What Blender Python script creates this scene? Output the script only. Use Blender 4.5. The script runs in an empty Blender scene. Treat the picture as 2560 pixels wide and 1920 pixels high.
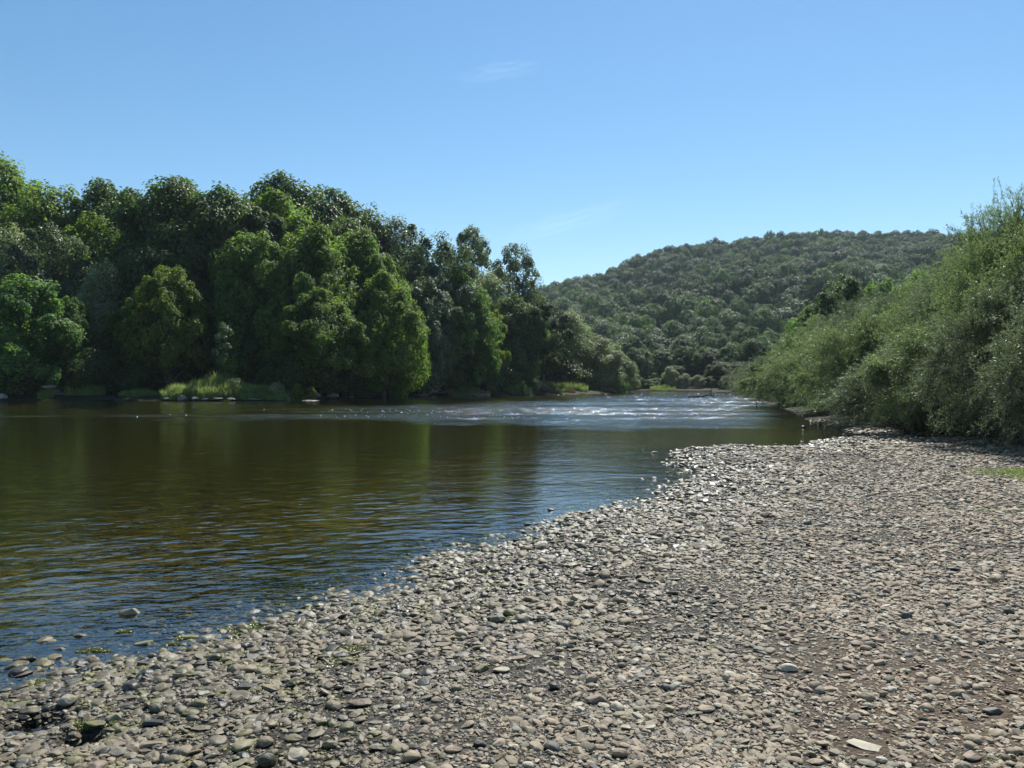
import bpy, math, numpy as np
from mathutils import Vector

R = math.radians
rng = np.random.default_rng(11)
scene = bpy.context.scene
COL = scene.collection

EYE = 1.75            # camera height above the river surface (m)
F = 1934.0            # focal length in photo pixels
SUN_EL, SUN_AZ = 51.0, 19.0   # azimuth clockwise from +Y (view direction)

# ------------------------------------------------------------------ helpers
def PZ(px, py, z=0.0):
    """point on the horizontal plane z seen at photo pixel (px, py)"""
    d = (EYE - z) * F / (py - 960.0)
    return (px - 1280.0) / F * d, d

def PD(px, d):
    return (px - 1280.0) / F * d

def top_z(py, d):
    return EYE + (960.0 - py) / F * d

def norm(v):
    return v / (np.linalg.norm(v, axis=-1, keepdims=True) + 1e-9)

def hsh(i, j, k):
    n = (i * 73856093) ^ (j * 19349663) ^ (k * 83492791)
    n = (n ^ (n >> 13)) * 1274126177
    n = n & 0x7fffffff
    n = (n ^ (n >> 16)) & 0xffff
    return n / 65535.0

def vnoise(p):
    p = np.asarray(p, float)
    i = np.floor(p).astype(np.int64); f = p - i; f = f * f * (3 - 2 * f)
    r = 0
    for a in (0, 1):
        for b in (0, 1):
            for c in (0, 1):
                w = (f[..., 0] if a else 1 - f[..., 0]) * (f[..., 1] if b else 1 - f[..., 1]) * (f[..., 2] if c else 1 - f[..., 2])
                r = r + w * hsh(i[..., 0] + a, i[..., 1] + b, i[..., 2] + c)
    return r * 2 - 1

def fbm(p, o=4):
    p = np.asarray(p, float); r = 0; a = 1.0
    for q in range(o):
        r = r + a * vnoise(p * 2 ** q + q * 17.3); a *= .5
    return r

def fb2(x, y, s, o=4, seed=0.0):
    return fbm(np.stack([np.asarray(x) * s, np.asarray(y) * s, np.zeros_like(np.asarray(x, float)) + seed], -1), o)

def make_mesh(name, verts, faces, mats=(), smooth=False, midx=None, fattr=None):
    """faces: (n,3) or (n,4) int array"""
    me = bpy.data.meshes.new(name)
    verts = np.asarray(verts, np.float32); faces = np.asarray(faces, np.int32)
    n, k = faces.shape
    me.vertices.add(len(verts)); me.vertices.foreach_set("co", verts.ravel())
    me.loops.add(n * k); me.loops.foreach_set("vertex_index", faces.ravel())
    me.polygons.add(n); me.polygons.foreach_set("loop_start", np.arange(0, n * k, k, dtype=np.int32))
    me.polygons.foreach_set("use_smooth", np.full(n, smooth))
    for m in mats: me.materials.append(m)
    if midx is not None: me.polygons.foreach_set("material_index", np.asarray(midx, np.int32))
    if fattr:
        for an, av in fattr.items():
            at = me.attributes.new(an, 'FLOAT', 'FACE'); at.data.foreach_set("value", np.asarray(av, np.float32))
    me.update(); me.validate(clean_customdata=False)
    return me

def link(name, me, loc=(0, 0, 0), rot=(0, 0, 0), scl=(1, 1, 1), parent=None):
    o = bpy.data.objects.new(name, me); COL.objects.link(o)
    o.location = loc; o.rotation_euler = rot; o.scale = scl
    if parent is not None: o.parent = parent
    return o

def tag(o, label=None, cat=None, group=None, kind=None):
    if label: o["label"] = label
    if cat: o["category"] = cat
    if group: o["group"] = group
    if kind: o["kind"] = kind
    return o

# ------------------------------------------------------------------ materials
def new_mat(name):
    m = bpy.data.materials.new(name); m.use_nodes = True
    nt = m.node_tree; nt.nodes.clear()
    out = nt.nodes.new("ShaderNodeOutputMaterial")
    return m, nt, out

def N(nt, t, **kw):
    n = nt.nodes.new(t)
    for k, v in kw.items():
        if k.startswith("i_"):
            key = k[2:]
            n.inputs[int(key) if key.isdigit() else key.replace("_", " ")].default_value = v
        else: setattr(n, k, v)
    return n

def L(nt, a, b): nt.links.new(a, b)

def math_n(nt, op, a, b=None, clamp=False):
    n = nt.nodes.new("ShaderNodeMath"); n.operation = op; n.use_clamp = clamp
    for i, v in enumerate((a, b)):
        if v is None: continue
        if isinstance(v, (int, float)): n.inputs[i].default_value = v
        else: L(nt, v, n.inputs[i])
    return n.outputs[0]

def ramp(nt, fac, stops, interp='LINEAR'):
    n = nt.nodes.new("ShaderNodeValToRGB"); cr = n.color_ramp; cr.interpolation = interp
    while len(cr.elements) < len(stops): cr.elements.new(0.5)
    for e, (p, c) in zip(cr.elements, stops):
        e.position = p; e.color = (c[0], c[1], c[2], 1) if isinstance(c, (tuple, list)) else (c, c, c, 1)
    L(nt, fac, n.inputs[0]); return n.outputs[0]

def mixc(nt, fac, a, b, blend='MIX'):
    n = nt.nodes.new("ShaderNodeMix"); n.data_type = 'RGBA'; n.blend_type = blend
    for s, v in ((0, fac), (6, a), (7, b)):
        if isinstance(v, (int, float)): n.inputs[s].default_value = v
        elif isinstance(v, (tuple, list)): n.inputs[s].default_value = (v[0], v[1], v[2], 1)
        else: L(nt, v, n.inputs[s])
    return n.outputs[2]

def noise(nt, vec, scale, detail=3.0, rough=.5, out=0):
    n = N(nt, "ShaderNodeTexNoise"); n.inputs["Scale"].default_value = scale
    n.inputs["Detail"].default_value = detail; n.inputs["Roughness"].default_value = rough
    L(nt, vec, n.inputs["Vector"]); return n.outputs[out]

def leaf_mat(name, c0, c1, ct, trans=.35, gloss=.35, rough=.5, vary=.25):
    """c0..c1 leaf colours picked per leaf, ct: light shining through the leaf"""
    m, nt, out = new_mat(name)
    at = N(nt, "ShaderNodeAttribute", attribute_name="tint")
    oi = N(nt, "ShaderNodeObjectInfo")
    base = mixc(nt, at.outputs["Fac"], c0, c1)
    hs = N(nt, "ShaderNodeHueSaturation")
    L(nt, math_n(nt, 'ADD', math_n(nt, 'MULTIPLY', oi.outputs["Random"], 2 * vary), 1 - vary), hs.inputs["Value"])
    L(nt, math_n(nt, 'ADD', math_n(nt, 'MULTIPLY', oi.outputs["Random"], .03), .485), hs.inputs["Hue"])
    L(nt, base, hs.inputs["Color"])
    p = N(nt, "ShaderNodeBsdfPrincipled"); L(nt, hs.outputs[0], p.inputs["Base Color"])
    p.inputs["Roughness"].default_value = rough + .06; p.inputs["Specular IOR Level"].default_value = gloss * .85
    t = N(nt, "ShaderNodeBsdfTranslucent")
    h2 = N(nt, "ShaderNodeHueSaturation"); h2.inputs["Color"].default_value = (*ct, 1)
    L(nt, math_n(nt, 'ADD', math_n(nt, 'MULTIPLY', at.outputs["Fac"], .6), .7), h2.inputs["Value"])
    L(nt, h2.outputs[0], t.inputs["Color"])
    mx = N(nt, "ShaderNodeMixShader"); mx.inputs[0].default_value = trans
    L(nt, p.outputs[0], mx.inputs[1]); L(nt, t.outputs[0], mx.inputs[2]); L(nt, mx.outputs[0], out.inputs[0])
    return m

def bark_mat(name, c0=(.05, .04, .03), c1=(.13, .11, .085), sc=3.0):
    m, nt, out = new_mat(name)
    tc = N(nt, "ShaderNodeTexCoord")
    mp = N(nt, "ShaderNodeMapping"); mp.inputs["Scale"].default_value = (1, 1, .25); L(nt, tc.outputs["Object"], mp.inputs[0])
    f = noise(nt, mp.outputs[0], sc * 4, 5, .65)
    p = N(nt, "ShaderNodeBsdfPrincipled"); p.inputs["Roughness"].default_value = .85
    L(nt, ramp(nt, f, [(.35, c0), (.65, c1)]), p.inputs["Base Color"])
    b = N(nt, "ShaderNodeBump"); b.inputs["Strength"].default_value = .6; b.inputs["Distance"].default_value = .03
    L(nt, f, b.inputs["Height"]); L(nt, b.outputs[0], p.inputs["Normal"]); L(nt, p.outputs[0], out.inputs[0])
    return m

M = {}
M['hazel'] = leaf_mat('hazel_leaf', (.024, .058, .017), (.100, .170, .050), (.25, .46, .07), .42, .35, .5, .12)
M['lime'] = leaf_mat('lime_leaf', (.030, .058, .012), (.110, .165, .030), (.30, .44, .05), .42, .3, .5, .15)
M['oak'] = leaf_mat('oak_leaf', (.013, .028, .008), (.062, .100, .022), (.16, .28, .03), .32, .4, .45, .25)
M['maple'] = leaf_mat('maple_leaf', (.022, .048, .010), (.100, .165, .034), (.28, .46, .055), .42, .35, .5, .2)
M['ash'] = leaf_mat('ash_leaf', (.026, .045, .022), (.115, .155, .085), (.16, .26, .07), .32, .6, .4, .2)
M['poplar'] = leaf_mat('poplar_leaf', (.038, .058, .028), (.15, .19, .10), (.22, .32, .10), .36, .55, .42, .2)
M['silver'] = leaf_mat('silver_willow_leaf', (.070, .098, .046), (.27, .31, .17), (.34, .44, .14), .42, .5, .42, .15)
M['alder'] = leaf_mat('alder_leaf', (0.0130, 0.0260, 0.0078), (0.0408, 0.0680, 0.0187), (0.0900, 0.1700, 0.0200), .25, .35)
M['w_green'] = leaf_mat('willow_leaf', (.050, .078, .032), (.195, .245, .125), (.26, .37, .11), .40, .6, .38, .12)
M['w_grey'] = leaf_mat('willow_leaf_grey', (.060, .085, .045), (.225, .26, .175), (.22, .30, .12), .36, .65, .38, .10)
M['hill0'] = leaf_mat('hill_leaf_dark', (.012, .030, .011), (.048, .090, .030), (.09, .19, .04), .27, .4, .45, .3)
M['hill1'] = leaf_mat('hill_leaf_mid', (.020, .048, .016), (.080, .140, .046), (.15, .29, .05), .30, .4, .45, .3)
M['hill2'] = leaf_mat('hill_leaf_grey', (.030, .056, .028), (.125, .180, .090), (.18, .29, .09), .32, .45, .4, .3)
M['hill3'] = leaf_mat('hill_leaf_bright', (.030, .065, .018), (.110, .180, .048), (.20, .37, .05), .34, .4, .45, .25)
M['mid'] = leaf_mat('mid_leaf', (.018, .040, .012), (.070, .112, .034), (.15, .27, .05), .32, .4, .45, .25)
M['grass'] = leaf_mat('grass_blade', (.07, .11, .035), (.20, .26, .085), (.32, .42, .10), .42, .45)
M['rust'] = leaf_mat('dock_stem', (.10, .075, .045), (.19, .15, .085), (.22, .17, .08), .3, .2)
M['dry'] = leaf_mat('dry_stem', (.16, .12, .07), (.30, .24, .15), (.30, .24, .12), .3, .2)
M['moss'] = leaf_mat('algae', (.09, .10, .02), (.22, .23, .06), (.24, .24, .06), .2, .8, .25)
M['bark'] = bark_mat('bark')
M['bark_pale'] = bark_mat('bark_pale', (.10, .09, .07), (.24, .21, .17))
M['driftwood'] = bark_mat('driftwood', (.14, .12, .10), (.34, .30, .25))
M['twig'] = bark_mat('twig', (.035, .028, .02), (.10, .085, .06))

def stone_mat(name, cols, rough=.75, spec=.4, scale=22.0, moss=0.0):
    m, nt, out = new_mat(name)
    oi = N(nt, "ShaderNodeObjectInfo"); tc = N(nt, "ShaderNodeTexCoord"); ge = N(nt, "ShaderNodeNewGeometry")
    k = len(cols) - 1
    c = ramp(nt, oi.outputs["Random"], [(i / max(k, 1), cc) for i, cc in enumerate(cols)])
    off = N(nt, "ShaderNodeVectorMath", operation='ADD')
    L(nt, tc.outputs["Object"], off.inputs[0]); L(nt, oi.outputs["Random"], off.inputs[1])
    f = noise(nt, off.outputs[0], scale / 12, 6, .7)
    c = mixc(nt, 1.0, c, ramp(nt, f, [(.3, .62), (.7, 1.22)]), 'MULTIPLY')
    sp = noise(nt, off.outputs[0], scale / 1.5, 2, .5)
    c = mixc(nt, ramp(nt, sp, [(.62, 0.0), (.72, .35)]), c, (.42, .40, .36))
    # wet and algae-stained belt beside the water
    xyz = N(nt, "ShaderNodeSeparateXYZ"); L(nt, ge.outputs["Position"], xyz.inputs[0])
    pn = noise(nt, ge.outputs["Position"], 1.3, 3, .6)
    wet = math_n(nt, 'ADD', xyz.outputs[2], math_n(nt, 'MULTIPLY', math_n(nt, 'SUBTRACT', pn, .5), .22))
    wetf = ramp(nt, wet, [(.065, 1.0), (.165, 0.0)])
    c = mixc(nt, math_n(nt, 'MULTIPLY', wetf, .7), c, mixc(nt, 1.0, c, (.30, .30, .25), 'MULTIPLY'))
    sub_f = ramp(nt, math_n(nt, 'ADD', xyz.outputs[2], .5), [(.44, 1.0), (.495, 0.0)])
    c = mixc(nt, math_n(nt, 'MULTIPLY', sub_f, .85), c, (.045, .040, .022))
    an = noise(nt, ge.outputs["Position"], 7, 3, .6)
    alg = math_n(nt, 'MULTIPLY', ramp(nt, an, [(.52, 0.0), (.62, 1.0)]), wetf)
    if moss:
        mf = noise(nt, off.outputs[0], 2.2, 4, .6)
        alg = ramp(nt, mf, [(.55 - .25 * moss, 0.0), (.65 - .2 * moss, 1.0)])
    c = mixc(nt, math_n(nt, 'MULTIPLY', alg, .75), c, (.16, .15, .045))
    p = N(nt, "ShaderNodeBsdfPrincipled"); L(nt, c, p.inputs["Base Color"])
    L(nt, math_n(nt, 'SUBTRACT', rough, math_n(nt, 'MULTIPLY', wetf, .25)), p.inputs["Roughness"])
    L(nt, math_n(nt, 'MULTIPLY', math_n(nt, 'SUBTRACT', 1.0, sub_f), spec), p.inputs["Specular IOR Level"])
    b = N(nt, "ShaderNodeBump"); b.inputs["Strength"].default_value = .5; b.inputs["Distance"].default_value = .004
    L(nt, noise(nt, ge.outputs["Position"], 160, 4, .65), b.inputs["Height"])
    L(nt, b.outputs[0], p.inputs["Normal"]); L(nt, p.outputs[0], out.inputs[0])
    return m

GREY = [(0.205, 0.168, 0.111), (0.278, 0.228, 0.150), (0.148, 0.123, 0.082), (0.320, 0.259, 0.170), (0.237, 0.196, 0.131)]
TAN = [(0.314, 0.247, 0.163), (0.371, 0.292, 0.197), (0.281, 0.217, 0.143), (0.396, 0.314, 0.211), (0.337, 0.254, 0.165)]
DARK = [(0.070, 0.066, 0.058), (0.107, 0.098, 0.081), (0.058, 0.055, 0.049)]
PALE = [(0.419, 0.374, 0.277), (0.489, 0.431, 0.319), (0.437, 0.390, 0.298)]
BLUE = [(0.200, 0.184, 0.139), (0.264, 0.242, 0.179)]
BROWN = [(.24, .18, .13), (.31, .23, .17), (.28, .21, .16)]
M['s_grey'] = stone_mat('stone_grey', GREY)
M['s_tan'] = stone_mat('stone_tan', TAN)
M['s_dark'] = stone_mat('stone_dark', DARK, .6)
M['s_pale'] = stone_mat('stone_pale', PALE)
M['s_blue'] = stone_mat('stone_blue', BLUE)
M['s_brown'] = stone_mat('stone_brown', BROWN)
M['s_moss'] = stone_mat('stone_mossy', GREY, moss=.8)
M['rock_dark'] = stone_mat('bank_rock', [(.12, .11, .10), (.18, .165, .15)], .8)
M['rock_pale'] = stone_mat('bank_rock_pale', [(.27, .255, .225), (.34, .32, .28)], .8)

def ground_mat(name, kind):
    m, nt, out = new_mat(name)
    ge = N(nt, "ShaderNodeNewGeometry"); pos = ge.outputs["Position"]
    xyz = N(nt, "ShaderNodeSeparateXYZ"); L(nt, pos, xyz.inputs[0])
    p = N(nt, "ShaderNodeBsdfPrincipled"); p.inputs["Roughness"].default_value = .85; p.inputs['Specular IOR Level'].default_value = .12
    if kind in ('gravel', 'bed'):
        hs = []; col = None
        for sc, dist in ((34.0, .8), (75.0, .8)):
            v = N(nt, "ShaderNodeTexVoronoi", feature='F1'); v.inputs["Scale"].default_value = sc
            mp = N(nt, "ShaderNodeMapping"); mp.inputs["Scale"].default_value = (.75, 1.15, 1); L(nt, pos, mp.inputs[0])
            L(nt, mp.outputs[0], v.inputs["Vector"])
            sx = N(nt, "ShaderNodeSeparateColor"); L(nt, v.outputs["Color"], sx.inputs[0])
            c = ramp(nt, sx.outputs[0], [(0, (.045, .042, .036)), (.35, (.095, .088, .074)), (.6, (.17, .148, .120)), (.8, (.095, .088, .076)), (1, (.27, .235, .185))])
            c = mixc(nt, ramp(nt, v.outputs["Distance"], [(.25, 0.0), (.55, .8)]), c, (.035, .032, .028))
            col = c if col is None else mixc(nt, ramp(nt, noise(nt, pos, 5, 3), [(.42, 0.0), (.55, 1.0)]), col, c)
            hs.append(math_n(nt, 'MULTIPLY', math_n(nt, 'SUBTRACT', 1.0, v.outputs["Distance"]), 1.0 / sc * 34))
        big = noise(nt, pos, .55, 4, .6)
        col = mixc(nt, ramp(nt, big, [(.45, 0.0), (.66, .45)]), col, (.13, .105, .078))      # silty patches
        sd_ = N(nt, "ShaderNodeVectorMath", operation='DISTANCE'); L(nt, pos, sd_.inputs[0]); sd_.inputs[1].default_value = (2.25, 3.75, .22)
        sf = math_n(nt, 'ADD', sd_.outputs["Value"], math_n(nt, 'MULTIPLY', math_n(nt, 'SUBTRACT', noise(nt, pos, 2.5, 4, .6), .5), 1.6))
        col = mixc(nt, ramp(nt, math_n(nt, 'MULTIPLY', sf, .5), [(.25, .85), (.62, 0.0)]), col, (.105, .075, .050))
        wet = math_n(nt, 'ADD', xyz.outputs[2], math_n(nt, 'MULTIPLY', math_n(nt, 'SUBTRACT', noise(nt, pos, 1.3, 3, .6), .5), .2))
        wf = ramp(nt, wet, [(.065, 1.0), (.165, 0.0)])
        col = mixc(nt, math_n(nt, 'MULTIPLY', wf, .8), col, mixc(nt, 1.0, col, (.38, .38, .32), 'MULTIPLY'))
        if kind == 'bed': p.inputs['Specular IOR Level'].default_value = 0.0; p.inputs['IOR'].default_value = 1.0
        if kind == 'bed':   # ochre algae film, darker with depth to paint the light lost in water
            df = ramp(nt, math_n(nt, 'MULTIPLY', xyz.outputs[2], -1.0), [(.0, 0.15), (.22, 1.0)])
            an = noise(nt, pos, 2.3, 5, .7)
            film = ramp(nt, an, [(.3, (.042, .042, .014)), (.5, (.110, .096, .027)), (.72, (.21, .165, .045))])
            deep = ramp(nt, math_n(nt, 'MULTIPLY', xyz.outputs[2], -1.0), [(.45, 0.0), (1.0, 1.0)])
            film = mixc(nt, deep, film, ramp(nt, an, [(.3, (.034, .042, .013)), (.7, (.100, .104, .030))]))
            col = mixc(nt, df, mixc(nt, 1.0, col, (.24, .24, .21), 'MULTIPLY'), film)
        L(nt, math_n(nt, 'SUBTRACT', .85, math_n(nt, 'MULTIPLY', wf, .25)), p.inputs["Roughness"])
        L(nt, col, p.inputs["Base Color"])
        b = N(nt, "ShaderNodeBump"); b.inputs["Strength"].default_value = 1.0; b.inputs["Distance"].default_value = .014
        L(nt, math_n(nt, 'ADD', hs[0], hs[1]), b.inputs["Height"]); L(nt, b.outputs[0], p.inputs["Normal"])
    else:
        c0, c1 = {'bank': ((.022, .018, .011), (.04, .045, .018)), 'hill': ((.02, .03, .012), (.045, .06, .022))}[kind]
        f = noise(nt, pos, .6 if kind == 'bank' else .08, 6, .65)
        L(nt, ramp(nt, f, [(.35, c0), (.65, c1)]), p.inputs["Base Color"])
        b = N(nt, "ShaderNodeBump"); b.inputs["Strength"].default_value = .8; b.inputs["Distance"].default_value = .2
        L(nt, noise(nt, pos, 2.0, 5, .7), b.inputs["Height"]); L(nt, b.outputs[0], p.inputs["Normal"])
    L(nt, p.outputs[0], out.inputs[0])
    return m

# ------------------------------------------------------------------ river outline and terrain
BEACH = [(-150, -34), (-60, -14), (-24, -3), (-12, 1.0), (-6.0, 2.9), (-4.0, 3.85), (-2.93, 4.43), (-2.72, 4.6), (-2.45, 4.75), (-2.30, 4.96), (-1.90, 5.42),
         (-1.36, 6.22), (-.685, 6.5), (-.476, 7.49), (.117, 8.36), (.956, 9.73), (1.77, 10.8), (2.62, 12.7), (3.79, 14.6),
         (4.05, 17.2), (4.5, 20.1), (5.85, 21.6), (8.17, 20.9), (9.7, 23.3), (12.3, 27.7)]
RIGHT = [(12.3, 27.7), (13.6, 35), (18.0, 50), (21.6, 65), (28, 90), (36.5, 117), (47, 161), (54, 174)]
FAR = [(54, 174), (44, 180), (31, 182), (20, 192), (-5, 215), (-60, 260), (-150, 300)]
LEFT = [(-150, 240), (-60, 214), (-10, 182), (14, 163), (22, 150), (20, 144), (12, 130), (1.2, 120), (-10.5, 112), (-15, 101), (-17.5, 96),
        (-20, 84), (-23.6, 79), (-36, 79), (-52, 78.5), (-90, 74), (-150, 66)]
POLY = np.array(BEACH + RIGHT[1:] + FAR[1:] + LEFT, float)

def dist_line(x, y, pts, closed=False):
    pts = np.array(pts, float); d = np.full(x.shape, 1e9)
    n = len(pts)
    for i in range(n if closed else n - 1):
        a = pts[i]; b = pts[(i + 1) % n]; ab = b - a
        t = np.clip(((x - a[0]) * ab[0] + (y - a[1]) * ab[1]) / (ab @ ab), 0, 1)
        d = np.minimum(d, np.hypot(x - a[0] - t * ab[0], y - a[1] - t * ab[1]))
    return d

def inside(x, y):
    c = np.zeros(x.shape, bool); n = len(POLY)
    for i in range(n):
        x1, y1 = POLY[i]; x2, y2 = POLY[(i + 1) % n]
        k = ((y1 > y) != (y2 > y)) & (x < (x2 - x1) * (y - y1) / (y2 - y1 + 1e-12) + x1)
        c ^= k
    return c

RIDGE_PX = [900, 1100, 1230, 1330, 1400, 1500, 1560, 1650, 1780, 1900, 2000, 2250, 2450, 2700, 3100, 3600]
RIDGE_PY = [950, 870, 765, 722, 702, 688, 655, 612, 592, 577, 572, 569, 576, 585, 620, 680]
def hill_h(x, y):
    yr = 690.0
    px = 1280 + F * x / yr
    hr = (960 - np.interp(px, RIDGE_PX, RIDGE_PY)) / F * yr - 8
    hr = np.maximum(hr, 0)
    y0 = 235 + .10 * np.abs(x - 150)
    t = np.clip((y - y0) / (yr - y0), 0, None)
    prof = np.where(t < 1, t ** 1.05, np.clip(1 - (t - 1) * 1.4, 0, 1))
    n = fb2(x, y, .012, 3, 3.0) * 9 * np.clip(t * 3, 0, 1) * np.clip((1.15 - t) * 3, 0, 1)
    return np.maximum(hr * prof + n, 0) * (t > 0)

def terrain(x, y):
    x = np.asarray(x, float); y = np.asarray(y, float)
    dB, dR, dF, dL = (dist_line(x, y, p) for p in (BEACH, RIGHT, FAR, LEFT))
    ins = inside(x, y)
    fB = np.interp(dB, [0, .5, 4, 8, 30, 60, 200], [0, .06, .16, .21, .30, .5, 1.0])
    fR = np.interp(dR, [0, 3, 8, 60, 200], [0, .4, 1.0, 2.0, 3])
    fF = np.interp(dF, [0, 3, 10, 40, 100], [0, .3, 1.6, 3, 5])
    fL = np.interp(dL, [0, 2, 4, 9, 40, 90, 200], [0, .35, .9, 2.6, 13, 22, 26])
    land = np.minimum(np.minimum(fB, fR), np.minimum(fF, fL))
    wat = -np.minimum(np.minimum(np.interp(dB, [0, .5, 3, 8, 16], [0, .03, .20, .6, 1.3]), np.interp(dR, [0, 3, 8], [0, .35, 1.2])),
                      np.minimum(np.interp(dF, [0, 5], [0, .8]), np.interp(dL, [0, 5], [0, 1.0])))
    z = np.where(ins, wat, land)
    d = np.hypot(x, y)
    near = np.clip(1.6 - d / 30, 0, 1)
    z = z + near * (fb2(x, y, .9, 3, 1.0) * .022 + fb2(x, y, 5, 2, 5.0) * .006)
    z = z + np.clip((land - .8) / 3, 0, 1) * (~ins) * fb2(x, y, .15, 4, 2.0) * .6
    for (cx, cy, r, dp) in ((-2.42, 3.86, .16, .15), (-2.05, 3.66, .10, .12)):
        z = z - dp * np.exp(-((x - cx) ** 2 + (y - cy) ** 2) / r ** 2)
    return z + hill_h(x, y)

def TZ(x, y): return float(terrain(np.array([x]), np.array([y]))[0])

az = np.concatenate([np.arange(-180, -48, 3.0), np.arange(-48, 48, .25), np.arange(48, 180, 3.0)])
rad = np.concatenate([[.15, .6, 1.1, 1.6, 2.0], np.geomspace(2.4, 14, 130), np.geomspace(14.25, 60, 90)[0:], np.geomspace(61.5, 1500, 110)])
A, RR = np.meshgrid(np.radians(az), rad, indexing='ij')
GX, GY = RR * np.sin(A), RR * np.cos(A)
GZ = terrain(GX, GY)
na, nr = A.shape
verts = np.stack([GX, GY, GZ], -1).reshape(-1, 3)
I, J = np.meshgrid(np.arange(na), np.arange(nr - 1), indexing='ij')
I2 = (I + 1) % na
quads = np.stack([I * nr + J, I2 * nr + J, I2 * nr + J + 1, I * nr + J + 1], -1).reshape(-1, 4)
fc = verts[quads].mean(1)
cx_, cy_ = fc[:, 0], fc[:, 1]
insf = inside(cx_, cy_)
dB, dR, dF, dL = (dist_line(cx_, cy_, p) for p in (BEACH, RIGHT, FAR, LEFT))
beachf = (~insf) & (dB <= np.minimum(np.minimum(dR, dF), dL) + 3) & (dB < 60)
hillf = (~insf) & (cy_ > 240)
bankf = (~insf) & ~beachf & ~hillf
def sub(name, mask, mat):
    q = quads[mask]; u, inv = np.unique(q.ravel(), return_inverse=True)
    v = verts[u]; q = inv.reshape(-1, 4)
    return tag(link(name, make_mesh(name, v, q, [mat], True)), kind="structure")
sub("gravel_beach", beachf, ground_mat('gravel', 'gravel'))
sub("riverbed", insf, ground_mat('riverbed', 'bed'))
sub("river_bank", bankf, ground_mat('bank_soil', 'bank'))
sub("hill", hillf, ground_mat('hill_floor', 'hill'))

# ------------------------------------------------------------------ water
def smooth01(a, b, v):
    t = np.clip((v - a) / (b - a), 0, 1); return t * t * (3 - 2 * t)
def riffle(x, y):
    """how broken the surface is: a riffle belt crosses the river, with calmer slicks inside"""
    b = fbm(np.stack([x * .05, y * .10, 0 * x + 2.2], -1), 3)
    yb = y + b * 6 + np.maximum(x * np.where(x > 0, 2.2, 1), -30) * .22
    on = smooth01(30, 45, yb + fbm(np.stack([x * .3, y * .5, 0 * x + 8], -1), 3) * 4)
    calm = .30 + .70 * smooth01(-16, 10, x * 1.5 + 66 - y + b * 6 + 8)
    calm = np.maximum(calm, .95 * smooth01(-8, 6, x - .05 * y))
    sl = .45 + .55 * smooth01(-.35, .25, fbm(np.stack([x * .10, y * .33, 0 * x + 5.1], -1), 3))
    cove = 1 - .85 * smooth01(-1.5, 2.5, x - (.27 * y + 1.0)) * smooth01(60, 40, y)
    return on * calm * sl * cove
waz = np.concatenate([np.arange(-180, -44, 4.0), np.arange(-44, -40, .5), np.arange(-40, 40, .22), np.arange(40, 44, .5), np.arange(44, 180, 4.0)])
wrad = np.concatenate([[.5, 1.5, 2.5], np.arange(3.2, 12, .035), np.geomspace(12, 30, 200), np.arange(30.1, 100, .145), np.geomspace(100.2, 330, 140)])
A2, R2 = np.meshgrid(np.radians(waz), wrad, indexing='ij')
WX, WY = R2 * np.sin(A2), R2 * np.cos(A2)
rf = riffle(WX, WY)
nr_ = np.interp(R2, [0, 4, 9, 15, 24, 40], [1, 1.1, 1.15, .98, .60, .05])
ca, sa = math.cos(R(14)), math.sin(R(14)); U_, V_ = WX * ca + WY * sa, -WX * sa + WY * ca
hN = vnoise(np.stack([U_ * 5.0, V_ * 9.0, 0 * U_ + .3], -1)) * .0050 + vnoise(np.stack([U_ * 10.3 + 3, V_ * 16.5, 0 * U_ + 9.3], -1)) * .0024
hN = hN * (.55 + .45 * np.clip(.5 + fb2(WX, WY, .35, 2, 7.7), 0, 1)) * nr_ + vnoise(np.stack([WX * .9, WY * 1.6, 0 * WX + 4], -1)) * .0035 * np.clip(nr_ + .25, 0, 1)
hR = vnoise(np.stack([WX * 1.1, WY * 1.7, 0 * WX], -1)) * .042 + vnoise(np.stack([WX * 2.6, WY * 3.4, 0 * WX + 7], -1)) * .040
near_shore = np.clip(dist_line(WX, WY, BEACH) / 1.2, .12, 1)
WZ = (hN * near_shore + hR * rf) * (R2 > 3.2)
n1_, n2_ = A2.shape
I, J = np.meshgrid(np.arange(n1_), np.arange(n2_ - 1), indexing='ij'); I2 = (I + 1) % n1_
wq = np.stack([I * n2_ + J, I2 * n2_ + J, I2 * n2_ + J + 1, I * n2_ + J + 1], -1).reshape(-1, 4)
wv = np.stack([WX, WY, WZ], -1).reshape(-1, 3)
c_ = wv[wq].mean(1)
kq = inside(c_[:, 0], c_[:, 1]) | (np.minimum(dist_line(c_[:, 0], c_[:, 1], BEACH), dist_line(c_[:, 0], c_[:, 1], LEFT + RIGHT)) < 2.5)
wq = wq[kq]; u_, inv_ = np.unique(wq.ravel(), return_inverse=True); wv = wv[u_]; wq = inv_.reshape(-1, 4)
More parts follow.
